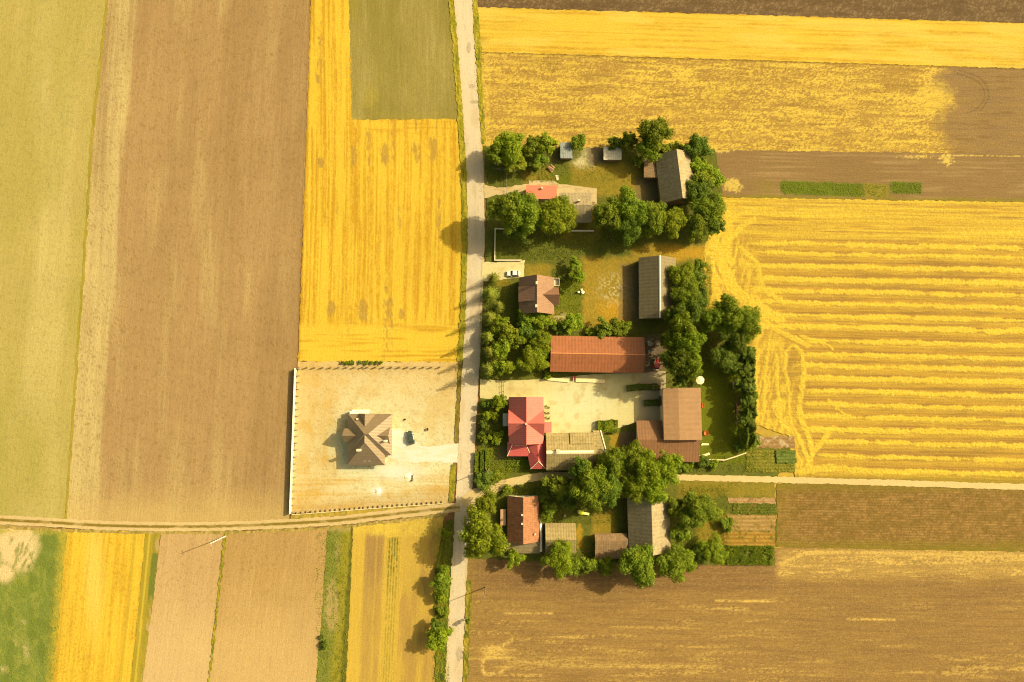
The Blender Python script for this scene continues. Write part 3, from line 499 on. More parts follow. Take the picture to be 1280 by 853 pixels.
# ================================================================ buildings
class BM:
    """collects shapes into one mesh"""
    def __init__(s): s.v, s.f = [], []
    def poly(s, V, Fs):
        n = len(s.v); s.v += [tuple(p) for p in V]; s.f += [tuple(i + n for i in f) for f in Fs]; return s
    def box(s, x0, x1, y0, y1, z0, z1, M=None):
        V = [(x, y, z) for z in (z0, z1) for x, y in ((x0, y0), (x1, y0), (x1, y1), (x0, y1))]
        if M is not None: V = [tuple(M @ Vector(p)) for p in V]
        return s.poly(V, [(3, 2, 1, 0), (4, 5, 6, 7), (0, 1, 5, 4), (1, 2, 6, 5), (2, 3, 7, 6), (3, 0, 4, 7)])
    def slab(s, top, th):
        """a sloping plate: its upper outline (counter-clockwise from above), th thick"""
        n = len(top); V = list(top) + [(x, y, z - th) for x, y, z in top]
        return s.poly(V, [tuple(range(n)), tuple(range(2 * n - 1, n - 1, -1))] + [(i + n, (i + 1) % n + n, (i + 1) % n, i) for i in range(n)])
    def solid(s, top, z0):
        n = len(top); V = list(top) + [(x, y, z0) for x, y, z in top]
        return s.poly(V, [tuple(range(n)), tuple(range(2 * n - 1, n - 1, -1))] + [(i + n, (i + 1) % n + n, (i + 1) % n, i) for i in range(n)])
    def cyl(s, x, y, z0, z1, r, r2=None, n=12, M=None):
        r2 = r if r2 is None else r2
        V = [(x + q * math.cos(2 * math.pi * k / n), y + q * math.sin(2 * math.pi * k / n), z) for q, z in ((r, z0), (r2, z1)) for k in range(n)]
        if M is not None: V = [tuple(M @ Vector(p)) for p in V]
        return s.poly(V, [tuple(range(n - 1, -1, -1)), tuple(range(n, 2 * n))] + [(k, (k + 1) % n, n + (k + 1) % n, n + k) for k in range(n)])
    def tube(s, p, q, r, r2=None, n=8):
        p, q = Vector(p), Vector(q); M = Matrix.Translation(p) @ (q - p).to_track_quat('Z', 'Y').to_matrix().to_4x4()
        return s.cyl(0, 0, 0, (q - p).length, r, r2, n, M)
    def build(s, name, mat, parent=None, smooth_=False, bevel=0):
        me = bpy.data.meshes.new(name); me.from_pydata(s.v, [], s.f); me.update()
        if bevel:
            b = bmesh.new(); b.from_mesh(me); bmesh.ops.bevel(b, geom=b.edges[:], offset=bevel, segments=2, affect='EDGES'); b.to_mesh(me); b.free()
        if smooth_: me.polygons.foreach_set('use_smooth', np.ones(len(me.polygons), bool))
        return link(name, me, parent, mat)
M_ = {}
M_['plaster'] = plain('cream_plaster', (.55, .46, .30), .9, .1, .8)
M_['white'] = plain('white_wall', (.72, .66, .50), .9, .08, .8)
M_['greywall'] = plain('grey_block_wall', (.30, .27, .22), .95, .15, 1.2)
M_['wood'] = plain('weathered_boards', (.20, .14, .085), .9, .25, 2.0)
M_['darkwood'] = plain('dark_wood', (.09, .06, .04), .85, .2, 2.0)
M_['glass'] = plain('window_glass', (.035, .05, .075), .1, 0, 1, .5)
M_['frame'] = plain('window_frame', (.75, .72, .65), .6, 0)
M_['chim'] = plain('pale_chimney', (.80, .74, .58), .9, .08, 3)
M_['brick'] = plain('brick_chimney', (.34, .15, .09), .9, .2, 5)
M_['metal'] = plain('grey_metal', (.32, .31, .29), .5, .1, 2, .4, .4)
M_['concrete'] = plain('old_concrete', (.50, .45, .34), .95, .12, 1.0)
M_['trim'] = plain('pale_ridge_tiles', (.78, .70, .52), .8, .12, 2.0)
M_['gutter'] = plain('gutter', (.16, .10, .08), .5, .05, 2)
def fit(quad, ze):
    """pixel corners NW NE SE SW of the eaves at height ze -> centre, angle of the x axis, half sizes"""
    P = [Vector(at(x, y, ze)).xy for x, y in quad]; c = sum(P, Vector((0, 0))) / 4
    ex = (P[1] - P[0]) + (P[2] - P[3]); a = math.atan2(ex.y, ex.x)
    ey = ((P[0] - P[3]).length + (P[1] - P[2]).length) / 4
    return c, a, ex.length / 4, ey
def opening(root, M, wpos, wsz, kind='window'):
    """a window or door on a wall: M puts local x along the wall, y outward"""
    (x, z), (w_, h_) = wpos, wsz
    if kind == 'window':
        b = BM()
        for q in ((x - w_/2, x + w_/2, z, z + .08), (x - w_/2, x + w_/2, z + h_ - .08, z + h_), (x - w_/2, x - w_/2 + .08, z + .08, z + h_ - .08), (x + w_/2 - .08, x + w_/2, z + .08, z + h_ - .08), (x - .03, x + .03, z + .08, z + h_ - .08)):
            b.box(q[0], q[1], -.02, .07, q[2], q[3], M)
        o = b.build('window', M_['frame'], root); BM().box(x - w_/2 + .08, x + w_/2 - .08, -.02, .035, z + .08, z + h_ - .08, M).build('pane', M_['glass'], o)
    else:
        o = BM().box(x - w_/2, x + w_/2, -.02, .06, .02, h_, M).build('door', M_['darkwood'], root)
        BM().box(x + w_/2 - .2, x + w_/2 - .12, .061, .12, 1.0, 1.12, M).build('handle', M_['metal'], o)
    return o
def side(hx, hy, k):
    """matrix of a wall: 0 south, 1 east, 2 north, 3 west"""
    return Matrix.Translation(Vector([(0, -hy, 0), (hx, 0, 0), (0, hy, 0), (-hx, 0, 0)][k])) @ Matrix.Rotation([math.pi, -math.pi / 2, 0, math.pi / 2][k], 4, 'Z')
def house(name, label, cat, quad, ze, zr, ns, roofm, wallm='plaster', ov=.45, off=0.0, hip=(0, 0), ridge=None, wins=(), doors=(), group=None, gable=None, rw=.22):
    """a pitched-roof building; ns: ridge runs north-south. off: ridge shifted across (metres)"""
    c, a, hx, hy = fit(quad, ze)
    rot = a if ns else a + math.pi / 2          # local y runs along the ridge
    if not ns: hx, hy = hy, hx                  # local +x is then north
    root = thing(name, label, cat, (c.x, c.y, 0), rot, group)
    W_, L = hx, hy; h0, h1 = hip
    r0, r1 = (off, -L + h0, zr), (off, L - h1, zr)
    b = BM()
    b.slab([(-W_, -L, ze), r0, r1, (-W_, L, ze)][::1], .16) if False else None
    b.slab([(-W_, L, ze), (-W_, -L, ze), r0, r1], .16)
    b.slab([(W_, -L, ze), (W_, L, ze), r1, r0], .16)
    if h0: b.slab([(-W_, -L, ze), (W_, -L, ze), r0], .16)
    if h1: b.slab([(W_, L, ze), (-W_, L, ze), r1], .16)
    b.build('roof', roofm, root)
    w_, l_ = W_ - ov, L - min(ov, .4)
    sl = lambda x: ze + (zr - ze) * ((x + W_) / (W_ + off) if x < off else (W_ - x) / (W_ - off)) - .19
    b = BM()
    if h0 or h1:
        zz = sl(-w_) - .02; b.box(-w_, w_, -l_, l_, 0, min(zz, sl(w_) - .02))
    else:
        V = []
        for y in (-l_, l_): V += [(-w_, y, 0), (w_, y, 0), (w_, y, sl(w_)), (off, y, zr - .2), (-w_, y, sl(-w_))]
        b.poly(V, [(0, 1, 2, 3, 4), (9, 8, 7, 6, 5), (1, 0, 5, 6), (2, 1, 6, 7), (3, 2, 7, 8), (4, 3, 8, 9), (0, 4, 9, 5)])
    b.build('wall', M_[wallm], root)
    if ridge:
        d = rw; b = BM(); k0 = (zr - ze) / (W_ + off); k1 = (zr - ze) / (W_ - off)
        V = []
        for y in (r0[1] - .02, r1[1] + .02): V += [(off - d, y, zr - k0 * d + .05), (off, y, zr + .07), (off + d, y, zr - k1 * d + .05), (off, y, zr - .1)]
        b.poly(V, [(0, 1, 2, 3)[::-1], (4, 5, 6, 7), (0, 1, 5, 4), (1, 2, 6, 5), (2, 3, 7, 6), (3, 0, 4, 7)]); b.build('ridge_cap', ridge, root)
    for k, s_, z_, w2, h2 in wins:
        opening(root, side(w_, l_, k), (s_, z_), (w2, h2))
    for k, s_, w2, h2 in doors: opening(root, side(w_, l_, k), (s_, 0), (w2, h2), 'door')
    root['_'] = 0; del root['_']
    return root, W_, L
def local(root, px, py, z):
    m = Matrix.Translation(root.location) @ root.rotation_euler.to_matrix().to_4x4()
    return m.inverted() @ Vector(at(px, py, z))
def chimney(root, px, py, z0, z1, wx=.5, wy=.5, mat='chim'):
    p = local(root, px, py, z1); o = BM().box(p.x - wx / 2, p.x + wx / 2, p.y - wy / 2, p.y + wy / 2, z0, z1).build('chimney', M_[mat], root)
    BM().box(p.x - wx / 2 - .06, p.x + wx / 2 + .06, p.y - wy / 2 - .06, p.y + wy / 2 + .06, z1 + .002, z1 + .1).build('cap', M_['concrete'], o); return o
def lean_to(root, pts, zs, mat, name='roof', wall='plaster', th=.12, inset=.25, solid=True):
    """a single-pitch roof on its own walls; pts in pixels counter-clockwise from above, zs their heights"""
    P = [local(root, x, y, z) for (x, y), z in zip(pts, zs)]
    o = BM().slab([tuple(p) for p in P], th).build(name, mat, root)
    if solid:
        c = sum(P, Vector()) / len(P); Q = []
        for p in P:
            d = (c - p); d.z = 0; l = d.length; Q.append(p + d * (inset * 1.41 / l) - Vector((0, 0, th + .02)))
        zm = min(q.z for q in Q); 
        BM().solid([tuple(q) for q in Q], 0).build('wall', M_[wall], root)
    return o
# --- roof materials (real-world colours) ---
brown = roof_mat('brown_roof_sheet', (.205, .115, .075), (.175, .098, .065), (0, 1), .5, .05, .10, .42, None, .55)
darkbrown = roof_mat('graphite_brown_tiles', (.165, .125, .085), (.185, .138, .092), (0, 1), .45, .06, .06, .38, None, .75)
grey_et = roof_mat('grey_fibre_cement', (.26, .218, .142), (.30, .25, .162), (0, 1), 1.1, .04, .25, .9, (.16, .135, .075))
grey_et2 = roof_mat('grey_sheet_roof', (.165, .138, .085), (.19, .155, .095), (0, 1), 1.1, .06, .12, .85)
beige_et = roof_mat('lichened_fibre_cement', (.30, .24, .12), (.25, .20, .095), (0, 1), .8, .08, .25, .9, (.22, .18, .095))
orange = roof_mat('orange_metal_roof', (.27, .100, .047), (.235, .09, .044), (0, 1), 1.0, .045, .12, .5)
red = roof_mat('pink_red_metal_roof', (.45, .128, .118), (.42, .118, .108), (0, 1), .6, .03, .08, .5)
redlow = roof_mat('crimson_metal_roof', (.42, .088, .092), None, (0, 1), .6, .03, .05, .5)
tan = roof_mat('tan_flat_roof', (.265, .155, .085), (.24, .145, .08), (0, 1), 1.6, .025, .10, .7)
rust = roof_mat('rust_brown_roof', (.19, .096, .050), (.165, .086, .046), (0, 1), .9, .04, .13, .65)
claytile = roof_mat('old_clay_tiles', (.31, .135, .075), (.235, .11, .065), (0, 1), .5, .07, .28, .9, (.20, .12, .06))
browntile = roof_mat('mossy_brown_tiles', (.24, .155, .09), (.18, .12, .07), (0, 1), .5, .09, .28, .9, (.17, .14, .08))
bluetin = roof_mat('blue_grey_tin', (.22, .25, .27), (.17, .20, .22), (1, 0), .7, .07, .2, .5)
whitetin = roof_mat('whitish_tin', (.50, .48, .42), (.42, .40, .35), (1, 0), .7, .05, .12, .5)
# B1a little red-roofed house
c, a, hx, hy = fit([(657.5, 232), (696, 232.5), (696, 249), (657.5, 248.5)], 3.2)
r_ = thing('small_house', 'small building with a flat salmon red metal roof beside the dirt drive', 'house', (c.x, c.y, 0), a)
BM().slab([(-hx, -hy, 3.0), (hx, -hy, 3.0), (hx, hy, 3.5), (-hx, hy, 3.5)], .14).build('roof', roof_mat('salmon_metal_roof', (.50, .175, .12), None, (0, 1), .7, .02, .03, .5), r_)
BM().solid([(-hx + .3, -hy + .3, 2.85), (hx - .3, -hy + .3, 2.85), (hx - .3, hy - .3, 3.32), (-hx + .3, hy - .3, 3.32)], 0).build('wall', M_['plaster'], r_)
chimney(r_, 677.5, 235, 3.3, 4.0, .5, .4, 'brick')
for s_ in (-2, 1.5): opening(r_, side(hx - .3, hy - .3, 0), (s_, 1), (1.1, 1.2))
opening(r_, side(hx - .3, hy - .3, 2), (0, 0), (.95, 2.05), 'door')
# B1b
o1, W1, L1 = house('farm_shed', 'old shed with pale north and grey south roof slope, half hidden under trees', 'shed', [(699, 241), (739, 241), (739, 278), (699, 278)], 3.0, 5.6, False, grey_et, 'greywall', ridge=None, wins=((1, 0, 1, 1, 1),), doors=((0, 1.5, 1.4, 2.1),))
chimney(o1, 724, 250.5, 5.0, 6.3, .5, .5, 'brick')
# B2 grey barn + annex
o2, W2, L2 = house('barn', 'long grey barn at the north-east corner, ivy and trees crowding its east slope', 'barn', [(822.5, 194), (868, 191), (868, 250), (822.5, 256)], 3.8, 8.2, True, grey_et, 'wood', doors=((3, 3, 3, 3),))
lean_to(o2, [(805, 222), (805, 199), (824.5, 198), (824.5, 222)], [2.9, 2.9, 3.5, 3.5], browntile, 'annex_roof', 'wood')
# B3, B4 small sheds
o3 = thing('garden_shed', 'small shed with a mottled blue-grey tin roof between roadside bushes', 'shed', (*at(708, 188)[:2], 0), R(2))
lean_to(o3, [(700.5, 198), (700, 178.5), (714.5, 178), (716, 198)], [2.5, 2.8, 2.8, 2.5], bluetin, 'roof', 'wood')
BM().box(1.0, 1.9, -2.34, -2.26, .02, 1.95).build('door', M_['darkwood'], o3)
o4 = thing('garden_shed', 'low shed with a whitish tin roof half in shade below a tall round tree', 'shed', (*at(765, 192)[:2], 0), 0)
lean_to(o4, [(754.5, 200), (754.5, 183.5), (777, 183.5), (777, 200)], [2.3, 2.3, 2.7, 2.7], whitetin, 'roof', 'wood')
BM().box(-.5, .4, -2.06, -1.98, .02, 1.9).build('door', M_['darkwood'], o4)
# B6 brown house
o6, W6, L6 = house('house', 'brown-roofed house with a wide dormer and two white chimneys south of the white car', 'house', [(648.5, 347), (692.5, 347), (692.5, 393), (648.5, 393)], 4.0, 8.9, True, brown, 'plaster',
    wins=((3, -3.5, 1, 1.3, 1.3), (3, 3.5, 1, 1.3, 1.3), (0, -2, 1, 1.3, 1.3), (0, 2, 1, 1.3, 1.3), (2, 2, 1, 1.3, 1.3), (1, -4, 1, 1.3, 1.3)), doors=((1, 3.4, 1, 2.1),))
b = BM(); y0, y1 = -2.6 + .5, 2.6 - .4
y0, y1 = local(o6, 660, 377, 6.5).y, local(o6, 660, 358, 6.5).y
b.slab([(-W6 - .15, y1, 5.6), (-W6 - .15, y0, 5.6), (-.25, y0, 8.6), (-.25, y1, 8.6)], .14); b.build('dormer_roof', brown, o6)
BM().poly([(-W6 + .2, y, z) for y in (y0 + .15, y1 - .15) for z in (4.0, 5.5)] + [(-.5, y, 8.3) for y in (y0 + .15, y1 - .15)], [(0, 1, 3, 2), (0, 4, 1), (2, 3, 5), (0, 2, 5, 4), (1, 4, 5, 3)]).build('dormer_wall', M_['plaster'], o6)
def cross_gable(root, y, half, x_out, ze, zr, x_in, mat, name='gable_roof', wall='plaster', ov=.35, th=.14):
    """gable whose ridge runs in local x from x_in to x_out at local y"""
    sg = 1 if x_out > x_in else -1
    P = [(x_in, y - half, ze), (x_out, y - half, ze), (x_out, y, zr), (x_in, y, zr)]; Q = [(x_in, y, zr), (x_out, y, zr), (x_out, y + half, ze), (x_in, y + half, ze)]
    if sg < 0: P, Q = P[::-1], Q[::-1]
    o = BM().slab(P, th).slab(Q, th).build(name, mat, root)
    xw_ = x_out - sg * ov; h = half - ov; zz = ze + (zr - ze) * ov / half - .17
    V = []
    for x in (x_in, xw_): V += [(x, y - h, 0), (x, y + h, 0), (x, y + h, zz), (x, y, zr - .18), (x, y - h, zz)]
    BM().poly(V, [(0, 1, 2, 3, 4), (9, 8, 7, 6, 5), (1, 0, 5, 6), (2, 1, 6, 7), (3, 2, 7, 8), (4, 3, 8, 9), (0, 4, 9, 5)]).build('wall', M_[wall], root); return o
p = local(o6, 699, 369, 6.3); yy = p.y
cross_gable(o6, yy, 2.75, p.x, 4.1, 7.3, .8, brown)
for px_, py_ in ((671, 353.5), (670.5, 382.5)): chimney(o6, px_, py_, 7.8, 9.7, .55, .75)
q = local(o6, 696, 353, 3.0); BM().box(q.x - 1.1, q.x + .75, q.y - 1.2, q.y + 1.2, 2.85, 3.0).build('balcony', M_['concrete'], o6)
for dx, dy, ex, ey in ((.67, -1.2, .75, 1.2), (-1.1, 1.12, .67, 1.2), (-1.1, -1.2, .67, -1.12)): BM().box(q.x + dx, q.x + ex, q.y + dy, q.y + ey, 3.003, 3.85).build('balcony_rail', M_['white'], o6)
for sy in (-1, 1): BM().box(q.x + .55, q.x + .7, q.y + sy * 1.05 - .08, q.y + sy * 1.05 + .08, 0, 2.848).build('balcony_post', M_['white'], o6)
# B7
o7, _, _ = house('barn', 'grey barn with a white ridge line standing east of the dry orange lawn', 'barn', [(798.5, 322), (845, 323), (845, 399), (799, 399)], 3.6, 7.2, True, grey_et2, 'wood', ridge=M_['trim'], rw=.3, doors=((3, 0, 3.2, 2.9),), wins=((3, -6, 1.2, 1, .8), (3, 6, 1.2, 1, .8)))
# B8
o8, _, _ = house('barn', 'long barn under a bright orange ribbed roof north of the concrete yard', 'barn', [(688, 420), (805, 421.5), (805, 467), (688, 464.5)], 3.6, 5.7, False, orange, 'plaster', ridge=plain('orange_ridge', (.50, .21, .085), .6, .05), rw=.16,
    doors=((1, 2, 2.6, 2.6),), wins=((3, 0, 1.2, 1, 1),))
for s_ in (-9, -1, 8): opening(o8, side(W_ if False else 5.4, 14.4, 3), (s_, 0), (2.4, 2.5), 'door')
# B9 = machines, later. B10 the red house
o10, W10, L10 = house('house', 'pinkish red house with crossing gables at the roadside end of the yard', 'house', [(636, 496.5), (679.5, 496.5), (679.5, 555), (636, 555)], 3.8, 7.9, True, red, 'plaster', wins=((3, 4.5, 1, 1.4, 1.3), (2, -2, 1, 1.3, 1.3), (2, 2, 1, 1.3, 1.3)))
yy = local(o10, 657, 529.5, 7.4).y; hw = 4.05
cross_gable(o10, yy, hw, W10 + .12, 3.75, 7.86, .05, red); cross_gable(o10, yy, hw, -W10 - .12, 3.75, 7.86, -.05, red)
chimney(o10, 657.5, 530, 7.4, 8.5, .4, .4)
lean_to(o10, [(677.5, 541), (677.5, 527.5), (689.5, 527.5), (689.5, 541)], [3.5, 3.5, 3.0, 3.0], red, 'porch_roof', 'plaster')
lean_to(o10, [(628.5, 533), (628.5, 517), (638, 517), (638, 533)], [2.5, 2.5, 2.7, 2.7], M_['metal'], 'porch_roof', 'white')
# south wings: hipped, lower
def hip_solid(root, quad, ze, zr, ridge_pts, mat, name):
    P = [local(root, x, y, ze) for x, y in quad]; r0, r1 = [local(root, x, y, zr) for x, y in ridge_pts]   # quad SW SE NE NW
    sw, se, ne, nw = P
    b = BM().slab([se, ne, r1, r0], .13).slab([nw, sw, r0, r1], .13).slab([sw, se, r0], .13).slab([ne, nw, r1], .13); o = b.build(name, mat, root)
    c = sum(P, Vector()) / 4; Q = []
    for p in P:
        d = c - p; d.z = 0; Q.append(p + d * (.5 / d.length) - Vector((0, 0, .17)))
    BM().solid([tuple(q) for q in Q], 0).build('wall', M_['plaster'], root); return o
hip_solid(o10, [(634, 570.5), (668, 570.5), (668, 546), (634, 546)], 2.9, 4.3, [(643, 558), (660, 558)][::1], redlow, 'wing_roof') if False else None
lean_to(o10, [(634, 570.5), (641, 554.5), (634.2, 552.5)], [2.9, 4.1, 2.9], redlow, 'wing_roof', 'plaster', solid=False)
lean_to(o10, [(634, 570.5), (664, 570.5), (657.5, 554.5), (641, 554.5)], [2.9, 2.9, 4.1, 4.1], redlow, 'wing_roof', 'plaster', inset=.5)
hip_solid(o10, [(663, 586.5), (682.6, 586.5), (682.6, 551), (656, 551)], 2.9, 4.5, [(673, 577), (672, 557)], redlow, 'wing_roof')
for A_, B_ in (((664, 570.5), (656.5, 553.5)), ((663, 586.5), (673, 577)), ((682.6, 586.5), (673, 577)), ((641, 554.5), (634, 570.5))):
    za, zb = 2.95, (4.12 if B_[0] < 660 or A_[0] < 650 else 4.52)
    if A_[0] == 641: za, zb = 4.15, 2.95
    BM().tube(local(o10, *A_, za), local(o10, *B_, zb), .09, n=6).build('hip_cap', M_['trim'], o10)
opening(o10, Matrix.Translation(local(o10, 650, 569, 0)) @ Matrix.Rotation(math.pi, 4, 'Z'), (0, 0), (1, 2.1), 'door') if False else None
# B11
o11, W11, L11 = house('house', 'low house with a pale lichened roof and white ridge joined to the red house', 'house', [(682.5, 542), (741, 541), (741, 588), (682.5, 588)], 3.5, 6.6, False, beige_et, 'plaster', ridge=M_['trim'], rw=.5, wins=((1, -2, 1, 1.2, 1.2), (1, 2, 1, 1.2, 1.2), (1, 5, 1, 1.2, 1.2)), doors=((1, 0, 1, 2),))
chimney(o11, 697.5, 564, 5.8, 7.3, .9, .9)
P = [local(o11, x, y, z) for x, y, z in ((713, 555.5, 5.3), (741.5, 555, 5.3), (741.5, 540.2, 3.75), (712.5, 541.2, 3.75))]
P = [(W11 * .44, local(o11, 712.5, 550, 4.5).y, 0), (W11 * .44, -L11 - .1, 0), (W11 + .12, -L11 - .1, 0), (W11 + .12, local(o11, 712.5, 550, 4.5).y, 0)]
sl = lambda x: 6.6 - (6.6 - 3.5) * x / W11 + .32
BM().slab([(x, y, sl(x)) for x, y, _ in P][::1], .3).build('upper_roof', beige_et, o11)
oe = thing('shed', 'short pale-roofed extension at the east end of the lichened house', 'shed', (*at(748, 557)[:2], 0), 0)
lean_to(oe, [(741.5, 568), (741.5, 538.5), (750.5, 538), (757, 562), (757, 568)], [5.7, 3.3, 3.3, 5.2, 5.7], beige_et, 'roof', 'plaster', inset=.3)
lean_to(oe, [(741.5, 578), (741.5, 568.2), (757, 568.2), (755, 574)], [4.4, 5.7, 5.7, 4.8], beige_et, 'roof', 'plaster', inset=.3)
BM().tube(local(oe, 750.5, 538, 3.36), local(oe, 757, 562, 5.26), .2, n=6).build('verge_trim', M_['trim'], oe)
# B12
o12 = thing('barn', 'tall flat tan-roofed barn east of the yard', 'barn', (*at(853, 517)[:2], 0), 0)
c, a, hx, hy = fit([(829.5, 485), (877, 485), (877, 550), (829.5, 550.5)], 6.4); o12.location = (c.x, c.y, 0); o12.rotation_euler.z = a
b = BM(); b.slab([(-hx, hy, 6.2), (-hx, -hy, 6.2), (-hx * .2, -hy, 6.75), (-hx * .2, hy, 6.75)], .2); b.slab([(-hx * .2, hy, 6.75), (-hx * .2, -hy, 6.75), (hx, -hy, 6.2), (hx, hy, 6.2)], .2); b.build('roof', tan, o12)
BM().box(-hx + .25, hx - .25, -hy + .25, hy - .25, 0, 5.97).build('wall', M_['plaster'], o12)
opening(o12, side(hx - .25, hy - .25, 3), (4, 0), (3, 3.2), 'door')
for s_ in (-4, 0): opening(o12, side(hx - .25, hy - .25, 1), (s_, 1.4), (1.4, 1.2))
BM().box(-hx - .12, -hx - .002, -hy, hy, 6.0, 6.14).build('gutter', M_['gutter'], o12)
o12b, _, _ = house('barn', 'lower rust brown L-shaped barn wrapped round the south side of the tan one', 'barn', [(796, 526), (873.5, 526), (873.5, 578), (796, 577.5)], 3.2, 4.9, False, rust, 'plaster', off=.6, doors=((3, 5, 2.4, 2.5),))
# B13
o13, W13, L13 = house('house', 'old house with a worn orange clay tile roof and white gable by the track corner', 'house', [(634.5, 620), (673.5, 620), (673.5, 677.5), (634, 677.5)], 3.4, 7.0, True, claytile, 'white', ov=.35, wins=((2, -2, 1, 1.1, 1.2), (2, 2, 1, 1.1, 1.2), (3, 3, 1, 1.1, 1.2), (3, -4, 1, 1.1, 1.2)), doors=((3, 0, 1, 2),))
chimney(o13, 652.7, 644, 6.6, 7.5, .45, .45, 'brick'); chimney(o13, 652.7, 655, 6.6, 7.5, .45, .45, 'brick'); chimney(o13, 669, 668, 3.7, 5.2, .4, .4, 'brick')
lean_to(o13, [(633, 692), (633, 677.8), (675, 677.8), (675, 692)], [2.4, 3.3, 3.3, 2.4], grey_et2, 'annex_roof', 'greywall')
lean_to(o13, [(674.8, 690), (674.8, 653), (677.6, 653), (677.6, 690)], [2.7, 2.7, 2.3, 2.3], plain('white_sheet', (.66, .68, .68), .5, .25, 1.5), 'side_roof', 'white', inset=.15)
lean_to(o13, [(625.5, 657), (625.5, 637), (632.5, 636.5), (632.5, 657)], [2.3, 2.3, 2.5, 2.5], plain('pinkish_sheet', (.42, .27, .19), .8, .15, 1.5), 'porch_roof', 'wood')
# B14
o14, _, _ = house('shed', 'square shed with a pale sunny north slope next to the clay-tiled house', 'shed', [(681.5, 654), (719.5, 654), (719.5, 692), (681.5, 692)], 2.8, 5.6, False, beige_et, 'plaster', doors=((1, 0, 1.2, 2),))
o15, _, _ = house('shed', 'small brown tiled shed touching the big grey barn in the south row', 'shed', [(743.5, 667), (784, 667), (784, 698), (743.5, 699)], 2.3, 3.9, False, browntile, 'wood', off=1.9, doors=((1, 2, 1.2, 1.9),))
o16, _, _ = house('barn', 'wide speckled grey barn with a glowing beige east slope in the south row', 'barn', [(785, 622.5), (837.5, 622), (837.5, 690), (785, 691)], 3.7, 8.3, True, grey_et, 'wood', doors=((3, 0, 3, 3),))
# the new house west of the road
c, a, hx, hy = fit([(434.3, 517.5), (490, 517.5), (490, 581.8), (434.3, 581.8)], 3.1)
oh = thing('house', 'new detached house with a complex dark brown hipped roof on the sandy plot', 'house', (c.x, c.y, 0), a)
def hip_roof(root, x0, x1, y0, y1, ze, zr, rx0, rx1, ry0, ry1, mat, name='roof'):
    sw, se, ne, nw = [(x0, y0, ze), (x1, y0, ze), (x1, y1, ze), (x0, y1, ze)]
    b = BM()
    if abs(rx1 - rx0) > abs(ry1 - ry0):
        A_, B_ = (rx0, (ry0 + ry1) / 2, zr), (rx1, (ry0 + ry1) / 2, zr); b.slab([sw, se, B_, A_], .15).slab([ne, nw, A_, B_], .15).slab([se, ne, B_], .15).slab([nw, sw, A_], .15)
    else:
        A_, B_ = ((rx0 + rx1) / 2, ry0, zr), ((rx0 + rx1) / 2, ry1, zr); b.slab([se, ne, B_, A_], .15).slab([nw, sw, A_, B_], .15).slab([sw, se, A_], .15).slab([ne, nw, B_], .15)
    return b.build(name, mat, root)
LX = lambda px, z: local(oh, px, 545, z).x
LY = lambda py, z: local(oh, 460, py, z).y
yN, yM, yS = LY(517.5, 3.1), LY(564.5, 3.1), LY(581.8, 3.1); xW, xE, xE2 = -hx, hx, LX(481.6, 3.1)
ZR = 8.4; ax, ay = LX(455.5, ZR), LY(542.5, ZR)
hip_roof(oh, xW, xE, yM - 1.2, yN, 3.1, ZR, ax - .1, ax + 1.1, ay - .1, ay + .1, darkbrown)
hip_roof(oh, xW + .02, xE2, yS, ay + 4.2, 3.12, ZR - .25, ax - .2, ax + .2, LY(553, ZR), ay - .3, darkbrown)
b = BM().box(xW + .6, xE - .6, yM - .6, yN - .6, 0, 3.0); b.build('wall', M_['white'], oh)
BM().box(xW + .62, xE2 - .6, yS + .6, yM - .601, 0, 2.99).build('wall', M_['white'], oh)
def gab(y0, y1, x, xin, ze, zr, axis):
    """small gable: ridge along x (axis 0) or y (axis 1)"""
    m_ = (y0 + y1) / 2
    P = [(xin, y0, ze), (x, y0, ze), (x, m_, zr), (xin, m_, zr)]; Q = [(xin, m_, zr), (x, m_, zr), (x, y1, ze), (xin, y1, ze)]
    h = (y1 - y0) / 2 - .3; sg = 1 if x > xin else -1; xw_ = x - .4 * sg
    V = []
    for q in (xin, xw_): V += [(q, m_ - h, 0), (q, m_ + h, 0), (q, m_ + h, ze + .05), (q, m_, zr - .2), (q, m_ - h, ze + .05)]
    if axis: P, Q, V = [[(b_, a_, c_) for a_, b_, c_ in T] for T in (P, Q, V)]
    if (sg < 0) ^ bool(axis): P, Q = P[::-1], Q[::-1]
    BM().slab(P, .14).slab(Q, .14).build('gable_roof', darkbrown, oh)
    BM().poly(V, [(0, 1, 2, 3, 4), (9, 8, 7, 6, 5), (1, 0, 5, 6), (2, 1, 6, 7), (3, 2, 7, 8), (4, 3, 8, 9), (0, 4, 9, 5)]).build('gable_wall', M_['white'], oh)
gab(LX(447.5, 4.5), LX(467.5, 4.5), yN + .15, ay + .8, 3.4, 6.6, 1)
gab(LY(555.5, 4.5), LY(534, 4.5), xE - .55, ax + 2.2, 3.5, 6.5, 0)
gab(LY(553.5, 4.5), LY(536, 4.5), xW - 1.0, ax - 2.6, 3.5, 6.0, 0)
chimney(oh, 448, 563, 5, 7.9, 1.1, .6); chimney(oh, 481.2, 551.5, 4.4, 7.0, .7, .5); chimney(oh, 446.5, 524, 3.6, 5.2, .5, .5, 'concrete')
